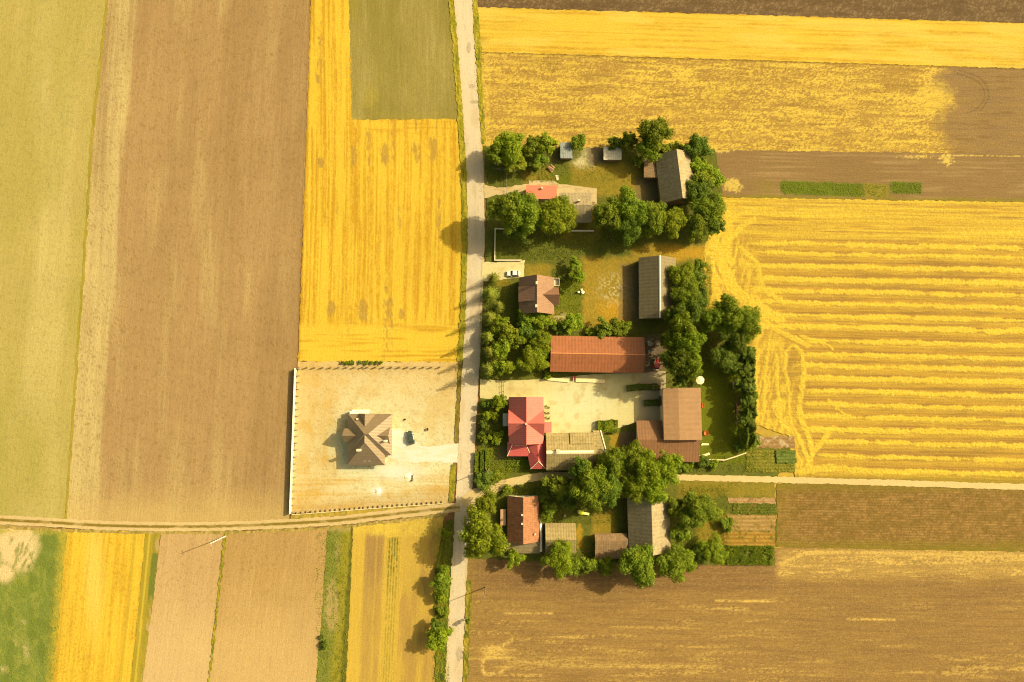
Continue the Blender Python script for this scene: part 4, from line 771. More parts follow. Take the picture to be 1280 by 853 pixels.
for px_, py_, z_ in ((456, 575, 3.9), (462, 575, 3.9), (472.5, 525, 3.95)):
    p = local(oh, px_, py_, z_); sgn = 1 if py_ > 545 else -1
    o = BM().poly([(p.x - .35, p.y - .55, z_ - .33 * (sgn > 0) + .33 * (sgn < 0) - .33 * (sgn < 0)), (p.x + .35, p.y - .55, z_ - .33 * (sgn > 0)), (p.x + .35, p.y + .55, z_ + .33 * (sgn > 0) - .3 * (sgn < 0)), (p.x - .35, p.y + .55, z_ + .33 * (sgn > 0) - .3 * (sgn < 0))] +
        [(p.x - .35, p.y - .55, z_ + .12), (p.x + .35, p.y - .55, z_ + .12), (p.x + .35, p.y + .55, z_ + .5 * (sgn > 0) + .1), (p.x - .35, p.y + .55, z_ + .5 * (sgn > 0) + .1)], [(3, 2, 1, 0), (4, 5, 6, 7), (0, 1, 5, 4), (1, 2, 6, 5), (2, 3, 7, 6), (3, 0, 4, 7)]).build('roof_window', M_['metal'], oh)
p0, p1 = local(oh, 439.5, 518.5, .5), local(oh, 461, 513.2, .5)
BM().box(p0.x, p1.x, yN - .58, p1.y + .2, 0, .45).build('patio', plain('white_paving', (.78, .72, .58), .9, .05), oh)
p0 = local(oh, 437, 514, 2.7)
BM().box(p0.x, p0.x + .12, yN - .55, p0.y, 0, 2.6).build('screen_wall', M_['white'], oh)
for k, s_ in ((3, 3), (3, -4), (0, -3), (0, 1.5), (2, -4.5), (1, 4.2)):
    opening(oh, {0: Matrix.Translation((0, yS + .6, 0)) @ Matrix.Rotation(math.pi, 4, 'Z'), 1: Matrix.Translation((xE - .6, 0, 0)) @ Matrix.Rotation(-math.pi / 2, 4, 'Z'), 2: Matrix.Translation((0, yN - .6, 0)), 3: Matrix.Translation((xW + .6, 0, 0)) @ Matrix.Rotation(math.pi / 2, 4, 'Z')}[k], (s_, .95), (1.5, 1.4))
opening(oh, Matrix.Translation((xE - .6, 0, 0)) @ Matrix.Rotation(-math.pi / 2, 4, 'Z'), (2.2, 0), (1.0, 2.1), 'door')
# ================================================================ trees and plants
def leaf_mat(name, c, c2, tr=.38):
    g = NG(name); oi = g.new('ShaderNodeObjectInfo')
    col = g.mix(c, c2, g.rng(g.noise(.55, 3), .38, .62, 0, 1))
    hs = g.new('ShaderNodeHueSaturation'); g.ln(g.rng(oi.outputs['Random'], 0, 1, .494, .520), hs.inputs['Hue']); g.ln(g.rng(oi.outputs['Random'], 0, 1, .85, 1.2), hs.inputs['Value']); g.ln(col, hs.inputs['Color'])
    col = g.vary(hs.outputs[0], g.noise(2.3, 2), .78, 1.22)
    g.ln(col, g.b.inputs['Base Color']); g.b.inputs['Roughness'].default_value = .65; g.b.inputs['Specular IOR Level'].default_value = .2
    t = g.new('ShaderNodeBsdfTranslucent'); g.ln(g.mix(col, (1, .95, .35), 1.0, 'MULTIPLY'), t.inputs['Color'])
    m = g.new('ShaderNodeMixShader'); m.inputs[0].default_value = tr; g.ln(g.b.outputs[0], m.inputs[1]); g.ln(t.outputs[0], m.inputs[2])
    g.ln(m.outputs[0], g.t.nodes['Material Output'].inputs['Surface']); return g.m
LEAF = {'dark': leaf_mat('dark_leaves', (0.103, 0.149, 0.016), (0.139, 0.190, 0.018)), 'mid': leaf_mat('mid_leaves', (0.143, 0.197, 0.013), (0.198, 0.246, 0.016)),
        'light': leaf_mat('light_leaves', (0.170, 0.228, 0.011), (0.235, 0.275, 0.013)), 'fir': leaf_mat('fir_needles', (0.125, 0.155, 0.016), (0.193, 0.207, 0.020), .15)}
BARK = plain('bark', (.11, .08, .05), .95, .25, 3)
def quads(C, Nn, size, asp=1.0):
    """leaf faces at C facing Nn"""
    n = len(C); Nn = Nn / np.linalg.norm(Nn, axis=1, keepdims=True)
    a = rng.normal(size=(n, 3)); a -= (a * Nn).sum(1, keepdims=True) * Nn; a /= np.linalg.norm(a, axis=1, keepdims=True); b = np.cross(Nn, a)
    s = size[:, None] / 2; a = a * s; b = b * s * asp
    bend = Nn * s * .35
    V = np.stack([C - a - bend * .5, C - b * .9, C + a - bend * .5, C + b * .9], 1).reshape(-1, 3)
    return V, np.arange(4 * n).reshape(n, 4)
def crown_mesh(name, Rr, Hh, leaf, nclump, nleaf, base=.25, top=1.0, lob=.22):
    """leaf clumps round an uneven crown; Rr radius, Hh tree height"""
    zc = Hh * (base + top) / 2; rz = Hh * (top - base) / 2; C, Nn = [], []
    ph = rng.uniform(0, 6.28, 4)
    for k in range(nclump):
        d = rng.normal(size=3); d /= np.linalg.norm(d)
        if d[2] < -.35: d[2] *= -1
        th = math.atan2(d[1], d[0]); lo = 1 + lob * math.sin(2 * th + ph[0]) * .5 + lob * math.sin(3 * th + ph[1]) * .6 + lob * .5 * math.sin(5 * th + ph[2])
        q = rng.uniform(.45, .86) if k % 4 else rng.uniform(.1, .5)
        c = np.array([d[0] * Rr * lo * q, d[1] * Rr * lo * q, zc + d[2] * rz * q]); cr = Rr * rng.uniform(.17, .34)
        m = int(nleaf * (cr / (Rr * .26)) ** 2)
        e = rng.normal(size=(m, 3)); e[:, 2] += .55; e /= np.linalg.norm(e, axis=1, keepdims=True)
        C.append(c + e * cr * (rng.uniform(.55, 1.08, (m, 1))) * np.array([1, 1, .8])); Nn.append(e + rng.normal(size=(m, 3)) * .55 + np.array([.12, .04, .45]))
    C = np.concatenate(C); Nn = np.concatenate(Nn); C[:, 2] = np.maximum(C[:, 2], .12)
    V, Q = quads(C, Nn, leaf * (rng.uniform(.55, 1.2, len(C)) + .9 * (rng.random(len(C)) > .82)), .8)
    return raw_mesh(name, V, Q)
def trunk_mesh(name, Rr, Hh, base, r=.2, limbs=6):
    b = BM(); z1 = Hh * (base + .28); b.cyl(0, 0, -.1, z1, r, r * .6, 8)
    for k in range(limbs):
        a = k * 2.4 + 1; z0 = Hh * base * rng.uniform(.75, 1.3) + .1; l = Rr * rng.uniform(.5, .75)
        b.tube((0, 0, min(z0, z1 - .1)), (l * math.cos(a), l * math.sin(a), z0 + Hh * rng.uniform(.2, .38)), r * .45, r * .12, 6)
    b.tube((0, 0, z1 - .15), (Rr * .1, -Rr * .08, Hh * .82), r * .58, r * .12, 6)
    o = b.build(name, BARK); me = o.data; bpy.data.objects.remove(o); return me
def conifer_mesh(name, Rr, Hh, dens=1.0):
    V, Q, n = [], [], 0; C, Nn, Sz = [], [], []; z = .5; lev = 0
    while z < Hh * .97:
        f = 1 - z / Hh; r = Rr * (f ** .85) * rng.uniform(.85, 1.12) + .12; nb = max(5, int((5 + 9 * f) * dens)); a0 = rng.uniform(0, 6.28)
        for k in range(nb):
            a = a0 + k * 6.283 / nb + rng.normal() * .12; L = r * rng.uniform(.72, 1.15)
            m = max(3, int(L / .16)); t = (np.arange(m) + rng.uniform(0, 1, m)) / m
            w = .30 * L * (1 - t) + .12
            off = rng.uniform(-1, 1, m) * w
            C.append(np.stack([math.cos(a) * L * t - math.sin(a) * off, math.sin(a) * L * t + math.cos(a) * off, z + .15 - .28 * L * t * t + rng.normal(size=m) * .06], 1))
            Nn.append(np.stack([math.cos(a) * .45 + rng.normal(size=m) * .35, math.sin(a) * .45 + rng.normal(size=m) * .35, .9 + 0 * t], 1)); Sz.append(.26 + .2 * rng.random(m))
        z += .34 + .25 * f
    C, Nn, Sz = np.concatenate(C), np.concatenate(Nn), np.concatenate(Sz)
    V, Q = quads(C, Nn, Sz, .55); return raw_mesh(name, V, Q)
PROTO = {}
for k in range(5): PROTO['big', k] = (crown_mesh('crown', 5, 10, .34, 110, 165, .22, 1.0, .3 + .04 * k), trunk_mesh('trunk', 5, 10, .25, .24, 7), 5, 10)
for k in range(4): PROTO['small', k] = (crown_mesh('crown', 2.6, 6, .32, 50, 80, .2, 1.0, .3), trunk_mesh('trunk', 2.6, 6, .25, .13, 5), 2.6, 6)
for k in range(4): PROTO['shrub', k] = (crown_mesh('foliage', 1.5, 2.2, .26, 34, 60, .0, 1.0, .28), trunk_mesh('stem', 1.5, 2.2, .12, .06, 5), 1.5, 2.2)
for k in range(3): PROTO['fir', k] = (conifer_mesh('crown', 2.6, 11), trunk_mesh('trunk', .3, 11, .5, .16, 0), 2.6, 11)
PROTO['slim', 0] = (crown_mesh('crown', 1.6, 8, .32, 44, 48, .08, 1.0, .25), trunk_mesh('trunk', 1.6, 8, .2, .12, 4), 1.6, 8)
for v in PROTO.values():
    for m in v[:2]:
        if not m.materials: m.materials.append(None)
CNT = {}
NAMES = {'big': 'broadleaf_tree', 'small': 'young_tree', 'shrub': 'shrub', 'fir': 'conifer_tree', 'slim': 'columnar_tree'}
def plant(kind, px, py, rpx, h, colour, label, group=None, zf=.62):
    i = CNT.get(kind, 0); CNT[kind] = i + 1
    ks = [k for k in PROTO if k[0] == kind]; crown, trunk, R0, H0 = PROTO[ks[i % len(ks)]]
    r = rpx * ppx(px, py) * (1.0 if kind == 'fir' else 1.13)
    x, y, _ = at(px, py, h * zf)
    root = thing(NAMES[kind], label, 'shrub' if kind == 'shrub' else 'tree', (x, y, .02), (i * 2.1) % 6.28, group)
    root.scale = (r / R0, r / R0, h / H0)
    for me, nm, mt in ((crown, 'foliage' if kind == 'shrub' else 'crown', LEAF[colour]), (trunk, 'stem' if kind == 'shrub' else 'trunk', BARK)):
        o = link(nm, me, root); o.material_slots[0].link = 'OBJECT'; o.material_slots[0].material = mt
    return root
YN, ROW, ST_, EA, SO, BO = 'trees of the north yard', 'tall trees between the red-roofed building and the brown house', 'trees along the road by the brown house', 'trees behind the grey and orange barns', 'trees south of the red house', 'trees of the south row'
T = [
 # kind px py r h colour label group
 ('big', 637, 184, 17, 10, 'light', 'pale leafy tree in the north-west yard corner, edging the strewn field', YN),
 ('small', 643, 203, 14, 6, 'light', 'bright yellow-green tree above the bent corner fence by the road', YN),
 ('small', 618, 193, 12, 9, 'mid', 'dim green tree nearest the road in the north yard corner', YN),
 ('small', 665, 183, 12, 7, 'mid', 'green tree in the gap between the pale corner tree and the blue-grey shed', YN),
 ('small', 683, 180, 13, 7, 'light', 'pale tree shading the left wall of the blue-grey tin shed', YN),
 ('slim', 670, 208, 7, 5, 'mid', 'narrow dark tree beside the broken crate heap in the north yard', YN),
 ('small', 676, 200, 9, 5, 'mid', 'small green tree just above the broken crate heap', YN),
 ('small', 723, 179, 10, 5, 'mid', 'small round tree on the right of the blue-grey tin shed', YN),
 ('small', 771, 179, 10, 5, 'dark', 'low dark tree overhanging the whitish tin shed', YN),
 ('small', 786, 177, 11, 7, 'mid', 'upright tree between the whitish tin shed and the tall round tree', YN),
 ('big', 817, 166, 18, 12, 'mid', 'tall round tree jutting into the strewn field above the brown annex', YN),
 ('big', 812, 186, 15, 9, 'mid', 'tree directly in front of the tall round tree, by the brown annex', YN),
 ('shrub', 835, 187, 9, 2.2, 'light', 'low shrub along the north gable of the ivy-crowded barn, left one', YN),
 ('shrub', 848, 185, 8, 2.0, 'light', 'low shrub along the north gable of the ivy-crowded barn, right one', YN),
 ('big', 871, 184, 14, 8, 'dark', 'round dark tree at the outer corner of the ivy-crowded barn', YN),
 ('shrub', 799, 201, 7, 2.6, 'light', 'bright small shrub on the left of the brown annex', YN),
 ('small', 873, 206, 13, 6, 'light', 'pale bushy tree on the upper east slope of the ivy-crowded barn', YN),
 ('small', 880, 224, 13, 7, 'light', 'pale tree beside the lower east slope of the ivy-crowded barn', YN),
 ('small', 895, 222, 11, 5, 'light', 'yellowish outermost tree where the yard meets the brown strip', YN),
 ('big', 874, 244, 17, 9, 'dark', 'dark tree at the lower right corner of the ivy-crowded barn', YN),
 ('big', 885, 262, 18, 10, 'mid', 'large tree on the yard edge where the straw rows begin', YN),
 ('big', 873, 281, 16, 9, 'mid', 'tree at the lower end of the dark clump facing the straw rows', YN),
 ('small', 893, 283, 12, 8, 'dark', 'darkest tree of the clump, at its lower right by the straw', YN),
 ('big', 633, 263, 20, 15, 'mid', 'left end tree of the tall pair beside the dirt drive', ROW),
 ('big', 657, 270, 21, 14, 'mid', 'dense dark-centred tree below the salmon red roof', ROW),
 ('big', 650, 288, 14, 8, 'dark', 'shaded lower tree under the roadside pair, by the low wall', ROW),
 ('big', 690, 270, 21, 12, 'light', 'bright yellow-green tree right below the salmon red roof', ROW),
 ('big', 706, 274, 15, 8, 'light', 'bright yellow-green tree leaning on the half-hidden farm shed', ROW),
 ('big', 760, 268, 18, 12, 'mid', 'left tree of the big clump east of the half-hidden farm shed', ROW),
 ('big', 786, 263, 20, 12, 'mid', 'highest tree of the big clump east of the half-hidden farm shed', ROW),
 ('big', 786, 284, 17, 10, 'dark', 'lower shaded tree of the big clump east of the half-hidden farm shed', ROW),
 ('big', 813, 272, 18, 11, 'mid', 'tree in the clump straight below the ivy-crowded barn', ROW),
 ('big', 838, 277, 17, 10, 'light', 'lighter right-hand tree of the clump below the ivy-crowded barn', ROW),
 ('small', 718, 330, 8, 4.5, 'light', 'upper of two small lime green trees east of the white car', None),
 ('small', 722, 345, 9, 5, 'light', 'lower of two small lime green trees east of the white car', None),
 ('shrub', 704, 348, 6, 1.6, 'dark', 'dark shrub by the balcony corner of the brown house', None),
 ('shrub', 704, 363, 4, 1.2, 'dark', 'tiny dark shrub beside the east gable of the brown house', None),
 ('fir', 617, 347, 10, 8, 'fir', 'star-shaped fir at the corner of the driveway with the white car', ST_),
 ('fir', 612, 366, 12, 9, 'fir', 'fir second from the driveway along the road', ST_),
 ('fir', 623, 382, 10, 9, 'fir', 'fir against the left shadow of the brown house', ST_),
 ('fir', 612, 396, 12, 11, 'fir', 'fir beside the road level with the lower edge of the brown house', ST_),
 ('small', 625, 408, 12, 7, 'light', 'leafy pale tree among the roadside firs', ST_),
 ('fir', 610, 421, 12, 12, 'fir', 'tall roadside fir level with the top of the orange barn', ST_),
 ('small', 634, 415, 12, 8, 'light', 'pale leafy tree one row in from the roadside firs', ST_),
 ('small', 643, 426, 12, 7, 'mid', 'spreading green tree at the middle of the roadside grove', ST_),
 ('fir', 612, 440, 13, 13, 'fir', 'tall fir near the lower end of the roadside grove', ST_),
 ('fir', 611, 462, 14, 13, 'fir', 'last tall fir at the road, pointing at the yard entrance', ST_),
 ('small', 626, 438, 12, 9, 'light', 'light green tree right behind the tallest roadside firs', ST_),
 ('small', 630, 459, 12, 9, 'light', 'light green tree above the yard gate', ST_),
 ('small', 657, 398, 12, 6, 'mid', 'small green tree touching the lower wall of the brown house', ST_),
 ('small', 678, 400, 13, 6, 'light', 'bright bushy tree under the lower right corner of the brown house', ST_),
 ('small', 662, 414, 12, 5, 'dark', 'shaded tree in the hollow of the roadside grove', ST_),
 ('big', 678, 428, 13, 7, 'light', 'bright tree left of the orange barn gable', ST_),
 ('big', 664, 450, 15, 8, 'light', 'brightest yellow-green tree at the lower left corner of the orange barn', ST_),
 ('small', 673, 442, 12, 7, 'light', 'yellow-green tree squeezed between two bright ones by the orange barn', ST_),
 ('shrub', 684, 470, 5, 1.6, 'light', 'small lime shrub at the start of the yard kerb', None),
 ('shrub', 700, 411, 9, 2.4, 'dark', 'dark shrub at the upper left corner of the orange barn', None),
 ('small', 716, 404, 13, 4.5, 'light', 'yellowish low tree on the lawn just above the orange barn', None),
 ('small', 755, 412, 12, 5, 'mid', 'dark green tree leaning over the orange barn roof, left of a pair', None),
 ('small', 768, 409, 11, 5, 'mid', 'taller green tree leaning over the orange barn roof, middle of three', None),
 ('small', 781, 411, 9, 4.5, 'light', 'small tree at the right of the three above the orange barn', None),
 ('shrub', 740, 417, 7, 2, 'light', 'pale shrub nudging the orange barn roof between lawn and dark trees', None),
 ('big', 853, 348, 16, 9, 'light', 'round bright green tree hiding the upper east slope of the white-ridged barn', EA),
 ('small', 872, 348, 10, 6, 'dark', 'slim dark tree at the right of the round bright tree', EA),
 ('small', 874, 332, 8, 5, 'mid', 'small tree at the top of the line behind the white-ridged barn', EA),
 ('small', 875, 370, 10, 6, 'dark', 'dark tree in the line along the straw field, behind the white-ridged barn', EA),
 ('big', 857, 372, 15, 10, 'mid', 'tree right under the round bright one', EA),
 ('big', 868, 388, 17, 11, 'dark', 'dark middle tree of the line behind the white-ridged barn', EA),
 ('big', 845, 394, 13, 13, 'dark', 'dark tree over the lower right corner of the white-ridged barn', EA),
 ('big', 850, 413, 17, 17, 'mid', 'tall tree just below the white-ridged barn', EA),
 ('small', 834, 424, 9, 7, 'light', 'lime tree leaning out of the tall clump towards the red tractor', EA),
 ('big', 858, 432, 17, 17, 'mid', 'tall tree in the middle of the clump east of the red tractor', EA),
 ('big', 845, 450, 17, 17, 'dark', 'tall dark tree in the clump nearest the red tractor', EA),
 ('big', 860, 458, 15, 16, 'mid', 'tall tree of the clump nearest the white parasol', EA),
 ('small', 850, 474, 10, 9, 'dark', 'tree bordering the top edge of the tan-roofed barn', EA),
 ('big', 894, 398, 18, 11, 'mid', 'left tree of the wide crown that bulges into the straw field', EA),
 ('big', 915, 398, 20, 13, 'mid', 'main tree of the wide crown that bulges into the straw field', EA),
 ('big', 933, 406, 17, 11, 'mid', 'outermost right tree of the crown that bulges into the straw field', EA),
 ('big', 917, 420, 17, 10, 'dark', 'lower tree of the crown that bulges into the straw field', EA),
 ('big', 905, 445, 17, 8, 'dark', 'shaded tree above the bright garden lawn', EA),
 ('small', 918, 455, 13, 7, 'dark', 'shaded tree at the top of the eastern hedge line', EA),
 ('slim', 934, 444, 11, 8.5, 'dark', 'topmost slim dark tree of the eastern hedge line', 'eastern hedge line'),
 ('slim', 932, 463, 11, 8.5, 'dark', 'second slim dark tree from the top of the eastern hedge line', 'eastern hedge line'),
 ('slim', 933, 481, 11, 8.5, 'dark', 'slim dark tree by the grey box in the eastern hedge line', 'eastern hedge line'),
 ('small', 939, 492, 9, 4, 'mid', 'bushy green tree on the straw side of the eastern hedge line', 'eastern hedge line'),
 ('slim', 935, 505, 11, 8.5, 'dark', 'slim dark tree midway along the eastern hedge line', 'eastern hedge line'),
 ('slim', 934, 524, 11, 8, 'dark', 'slim dark tree beside the brown plank pile', 'eastern hedge line'),
 ('small', 931, 545, 10, 4, 'mid', 'bushy tree near the lower end of the eastern hedge line', 'eastern hedge line'),
 ('small', 940, 553, 10, 4, 'mid', 'last bushy tree of the eastern hedge line, above the garden bed', 'eastern hedge line'),
 ('shrub', 924, 557, 7, 2, 'dark', 'low shrub at the corner of the pale garden wall', 'eastern hedge line'),
 ('slim', 697, 606, 15, 10, 'mid', 'pointed pale-tipped tree on the farm track south of the red house', SO),
 ('big', 727, 588, 14, 12, 'dark', 'tree pressed against the south eave of the lichened house', SO),
 ('big', 738, 603, 22, 15, 'mid', 'largest tree south of the lichened house', SO),
 ('big', 738, 619, 16, 12, 'mid', 'tree hanging over the yellow slide', SO),
 ('big', 757, 612, 17, 12, 'dark', 'tree at the right flank of the largest one', SO),
 ('big', 768, 578, 17, 12, 'mid', 'tree under the dry yard strip', SO),
 ('big', 788, 572, 18, 12, 'mid', 'tree at the lower left corner of the rust brown barn', SO),
 ('big', 808, 588, 20, 13, 'light', 'bright central tree of the clump below the rust brown barn', SO),
 ('big', 830, 585, 18, 12, 'light', 'bright right-hand tree of the clump below the rust brown barn', SO),
 ('big', 816, 608, 18, 12, 'light', 'tree just above the wide speckled barn', SO),
 ('big', 790, 610, 17, 11, 'light', 'tree overhanging the upper left corner of the wide speckled barn', SO),
 ('small', 679, 617, 10, 5, 'dark', 'dark small tree beside the clay-tiled roof', SO),
 ('small', 708, 625, 12, 6, 'dark', 'dark shaded tree by the white tub', SO),
 ('small', 686, 640, 11, 6, 'mid', 'round green tree between the clay-tiled roof and the square shed', SO),
 ('big', 608, 628, 13, 10, 'light', 'pale tree at the mouth of the farm track', BO),
 ('small', 599, 648, 9, 7, 'mid', 'small tree wedged between the two biggest roadside crowns', BO),
 ('big', 603, 670, 25, 14, 'light', 'biggest bright roadside tree left of the clay-tiled house', BO),
 ('shrub', 634, 612, 6, 2, 'light', 'lime shrub above the clay-tiled house, beside the track', BO),
 ('small', 644, 698, 11, 6, 'light', 'solitary round tree under the grey annex of the clay-tiled house', BO),
 ('big', 699, 698, 17, 9, 'light', 'bright tree below the square shed', BO),
 ('small', 716, 709, 11, 6, 'mid', 'smaller tree to the right of the bright one below the square shed', BO),
 ('small', 736, 706, 12, 6, 'mid', 'tree below the small brown tiled shed, left one', BO),
 ('small', 757, 708, 11, 6, 'mid', 'tree below the small brown tiled shed, right one', BO),
 ('big', 797, 704, 21, 12, 'mid', 'large tree at the lower left of the wide speckled barn', BO),
 ('big', 840, 703, 20, 11, 'mid', 'large tree at the lower right of the wide speckled barn', BO),
 ('big', 856, 700, 13, 9, 'light', 'lighter tree touching the large one right of the wide speckled barn', BO),
 ('small', 845, 634, 13, 8, 'mid', 'tree shading the upper east slope of the wide speckled barn', BO),
 ('big', 872, 638, 20, 11, 'mid', 'round dark-cored tree standing apart by the garden rows', BO),
 ('small', 850, 665, 12, 7, 'mid', 'tree shading the lower east slope of the wide speckled barn', BO),
 ('big', 890, 687, 15, 7, 'light', 'pale soft tree next to the leafy vegetable bed', BO),
 ('small', 874, 691, 11, 6, 'dark', 'dark tree behind the pale soft one', BO),
 ('shrub', 909, 656, 9, 2.6, 'mid', 'lone dense shrub at the end of the garden soil beds', None),
 ('shrub', 848, 582, 7, 2, 'dark', 'dark shrub under the rust brown barn, left one', None),
 ('shrub', 859, 583, 8, 2.2, 'mid', 'shrub under the rust brown barn, middle one', None),
 ('shrub', 880, 577, 8, 2.4, 'dark', 'dark shrub off the lower right corner of the rust brown barn', None),
 ('shrub', 892, 580, 6, 1.8, 'light', 'pale shrub beside the pale garden wall, near the track', None),
 ('small', 624, 503, 10, 5, 'light', 'lime tree by the upper left corner of the red house', None),
 ('shrub', 610, 506, 7, 3, 'dark', 'dark shrub at the top of the front garden of the red house', None),
 ('slim', 608, 519, 5, 4, 'light', 'small upright tree in the front garden by the road', None),
 ('shrub', 618, 521, 6, 2, 'light', 'yellowish shrub in the middle of the front garden', None),
 ('shrub', 606, 536, 8, 3, 'dark', 'dark shrub at the roadside edge of the front garden', None),
 ('shrub', 619, 547, 9, 2.6, 'light', 'bright shrub above the grey path of the front garden', None),
 ('shrub', 604, 548, 6, 2.4, 'mid', 'small shrub at the lower roadside corner of the front garden', None),
 ('shrub', 604, 600, 12, 2.6, 'dark', 'broad dark bush where the track leaves the road', None),
 ('shrub', 621, 596, 8, 1.8, 'light', 'light bush behind the white-tipped pole', None),
 ('small', 556, 667, 6, 4, 'light', 'small tree on the left verge inside the big tree shadow', 'verge trees south-west'),
 ('small', 551, 729, 12, 6, 'mid', 'upper bushy tree on the left verge', 'verge trees south-west'),
 ('small', 555, 715, 7, 3.5, 'light', 'small light tree just above the upper bushy tree of the left verge', 'verge trees south-west'),
 ('small', 552, 746, 8, 4, 'light', 'small light tree just below the upper bushy tree of the left verge', 'verge trees south-west'),
 ('shrub', 554, 765, 7, 2.4, 'mid', 'shrub midway between the two bushy verge trees', 'verge trees south-west'),
 ('small', 545, 781, 8, 5, 'dark', 'dark small tree behind the lower bushy verge tree', 'verge trees south-west'),
 ('small', 547, 800, 14, 6.5, 'light', 'lower bright bushy tree on the left verge', 'verge trees south-west'),
 ('small', 557, 790, 8, 4, 'light', 'small tree at the road side of the lower bushy verge tree', 'verge trees south-west'),
 ('slim', 585, 777, 3, 4, 'mid', 'tiny upright tree on the right verge casting a blot on the road', None),
 ('shrub', 405, 806, 5, 1.8, 'dark', 'dark shrub in the green strip left of the bottom edge', None),
 ('shrub', 402, 797, 3, 1.2, 'dark', 'small dark shrub just above another in the green strip', None),
]
for kind, px, py, r, h, c, lab, grp in T: plant(kind, px, py, r, h, c, lab, grp)
for k, px in enumerate((428, 433, 438, 441, 450, 457, 464, 470, 476)):
    plant('shrub', px, 453.5, 2.4 + .8 * (k in (2, 5)), .9, 'mid', 'knee-high round bush planted in a row outside the upper plot fence', 'bushes in a row at the upper plot fence')
def hedge(label, pts, wpx, h, colour, group=None, n=140, name='hedge', cat='hedge', leaf=.28, rows=0):
    """a clipped or rough hedge along pts"""
    root = thing(name, label, cat, (*at(*pts[0])[:2], .02), 0, group)
    P = [Vector(at(x, y, h * .6)) for x, y in pts]; w = wpx * ppx(*pts[0]); C, Nn = [], []; st = BM()
    for a, b in zip(P[:-1], P[1:]):
        L = (b - a).length; d = (b - a) / L; nn = Vector((-d.y, d.x, 0)); m = int(n * L * (w + 2 * h) / 1.6)
        t, s, q = rng.random(m), rng.uniform(-.5, .5, m), rng.random(m) ** .4
        face = rng.integers(0, 3, m); s = np.where(face == 1, -.5 + .1 * rng.random(m), np.where(face == 2, .5 - .1 * rng.random(m), s)); q = np.where(face == 0, .92 + .14 * rng.random(m), q)
        hh = h * (.75 + .5 * N(t * L / 1.2, s * w / 1.2, 200)); ww = w * (.8 + .4 * N(t * L / 1.1, 0 * t, 201))
        C.append(np.stack([a.x + d.x * t * L + nn.x * s * ww, a.y + d.y * t * L + nn.y * s * ww, q * hh], 1) - np.array([root.location.x, root.location.y, 0]))
        Nn.append(np.stack([nn.x * np.sign(s) * (face > 0), nn.y * np.sign(s) * (face > 0), (face == 0) * 1.0], 1) + rng.normal(size=(m, 3)) * .5)
        k = 0
        while k < L:
            p = a + d * k - root.location; st.tube((p.x, p.y, 0), (p.x + nn.x * .1, p.y, h * .7), .04, .02, 5); k += .8
    C, Nn = np.concatenate(C), np.concatenate(Nn); V, Q = quads(C, Nn, leaf * rng.uniform(.6, 1.3, len(C)), .8)
    link('foliage', raw_mesh('foliage', V, Q), root, LEAF[colour]); st.build('stem', BARK, root); return root
hedge('trimmed sunny hedge at the south edge of the concrete yard', [(747, 533), (772, 533)], 15, 1.4, 'light', n=420)
hedge('tall rough dark hedge under the slim trees on the east side of the lawn', [(935, 438), (933, 480), (936, 520), (934, 556)], 10, 6, 'dark', n=60, leaf=.42)
hedge('shaded hedge strip reaching from the yard to the tan-roofed barn', [(783, 486), (800, 484), (826, 484)], 8, 1.3, 'dark')
hedge('short shaded hedge left of the tan-roofed barn wall', [(805, 504), (828, 503)], 8, 1.2, 'dark')
hedge('bright hedge row on the road edge below the red house', [(596, 565), (596, 590)], 5, 1.1, 'light')
hedge('bright hedge row one step in from the road below the red house', [(609, 562), (609, 586)], 5, 1.1, 'light')
hedge('dark vine row between two bright hedge rows below the red house', [(602.5, 564), (602.5, 590)], 4, 1.5, 'dark')
hedge('flower border along the south wall of the red house', [(634, 580), (662, 579)], 8, .7, 'mid', n=60)
# beds and grasses nobody could count
def scatter(name, polys, dens, h, leaf, colour, seed, label=None, cat=None):
    C = []
    for (x0, x1, y0, y1, sl_, dn) in polys:
        m = int(dens * dn * (x1 - x0) * (y1 - y0)); u, v = rng.uniform(x0, x1, m), rng.random(m); y = y0 + (y1 - y0) * v + sl_ * (u - x0)
        keep = FB(u / 6, y / 6, seed) > .34
        wx_, wy_, _ = at(u[keep], y[keep], 0); C.append(np.stack([wx_, wy_, h * rng.random(keep.sum()) ** .7 + .05], 1))
    C = np.concatenate(C); V, Q = quads(C, rng.normal(size=(len(C), 3)) * .6 + np.array([0, 0, .7]), leaf * rng.uniform(.5, 1.4, len(C)), .7)
    return tag(link(name, raw_mesh(name, V, Q), None, LEAF[colour]), label, cat, kind='stuff')
scatter('vegetable_bed', [(908, 966, 682, 706, 0, 1)], 5.5, .75, .30, 'mid', 211)
scatter('weeds', [(604, 700, 186, 228, 0, .5), (618, 720, 292, 325, 0, .6), (720, 800, 288, 318, 0, .6), (600, 690, 352, 470, 0, .5), (690, 730, 335, 410, 0, .35), (870, 890, 330, 450, 0, .8), (838, 880, 470, 484, 0, .6), (860, 945, 570, 590, 0, .5), (600, 690, 605, 640, 0, .6), (675, 780, 620, 655, 0, .35), (596, 634, 562, 604, 0, .6),
    (700, 790, 690, 704, 0, .9), (850, 910, 610, 705, 0, .35), (600, 633, 500, 560, 0, .6), (905, 930, 430, 470, 0, .5), (924, 944, 440, 565, 0, .8), (660, 800, 205, 228, 0, .15)], 1.3, .45, .30, 'mid', 213)
scatter('weeds', [(542, 562, 655, 853, -.02, .6), (562, 570, 20, 120, .12, .12), (593, 600, 10, 120, .12, .12), (396, 434, 665, 853, -.01, .3), (0, 74, 700, 853, 0, .1)], .9, .4, .28, 'light', 217)
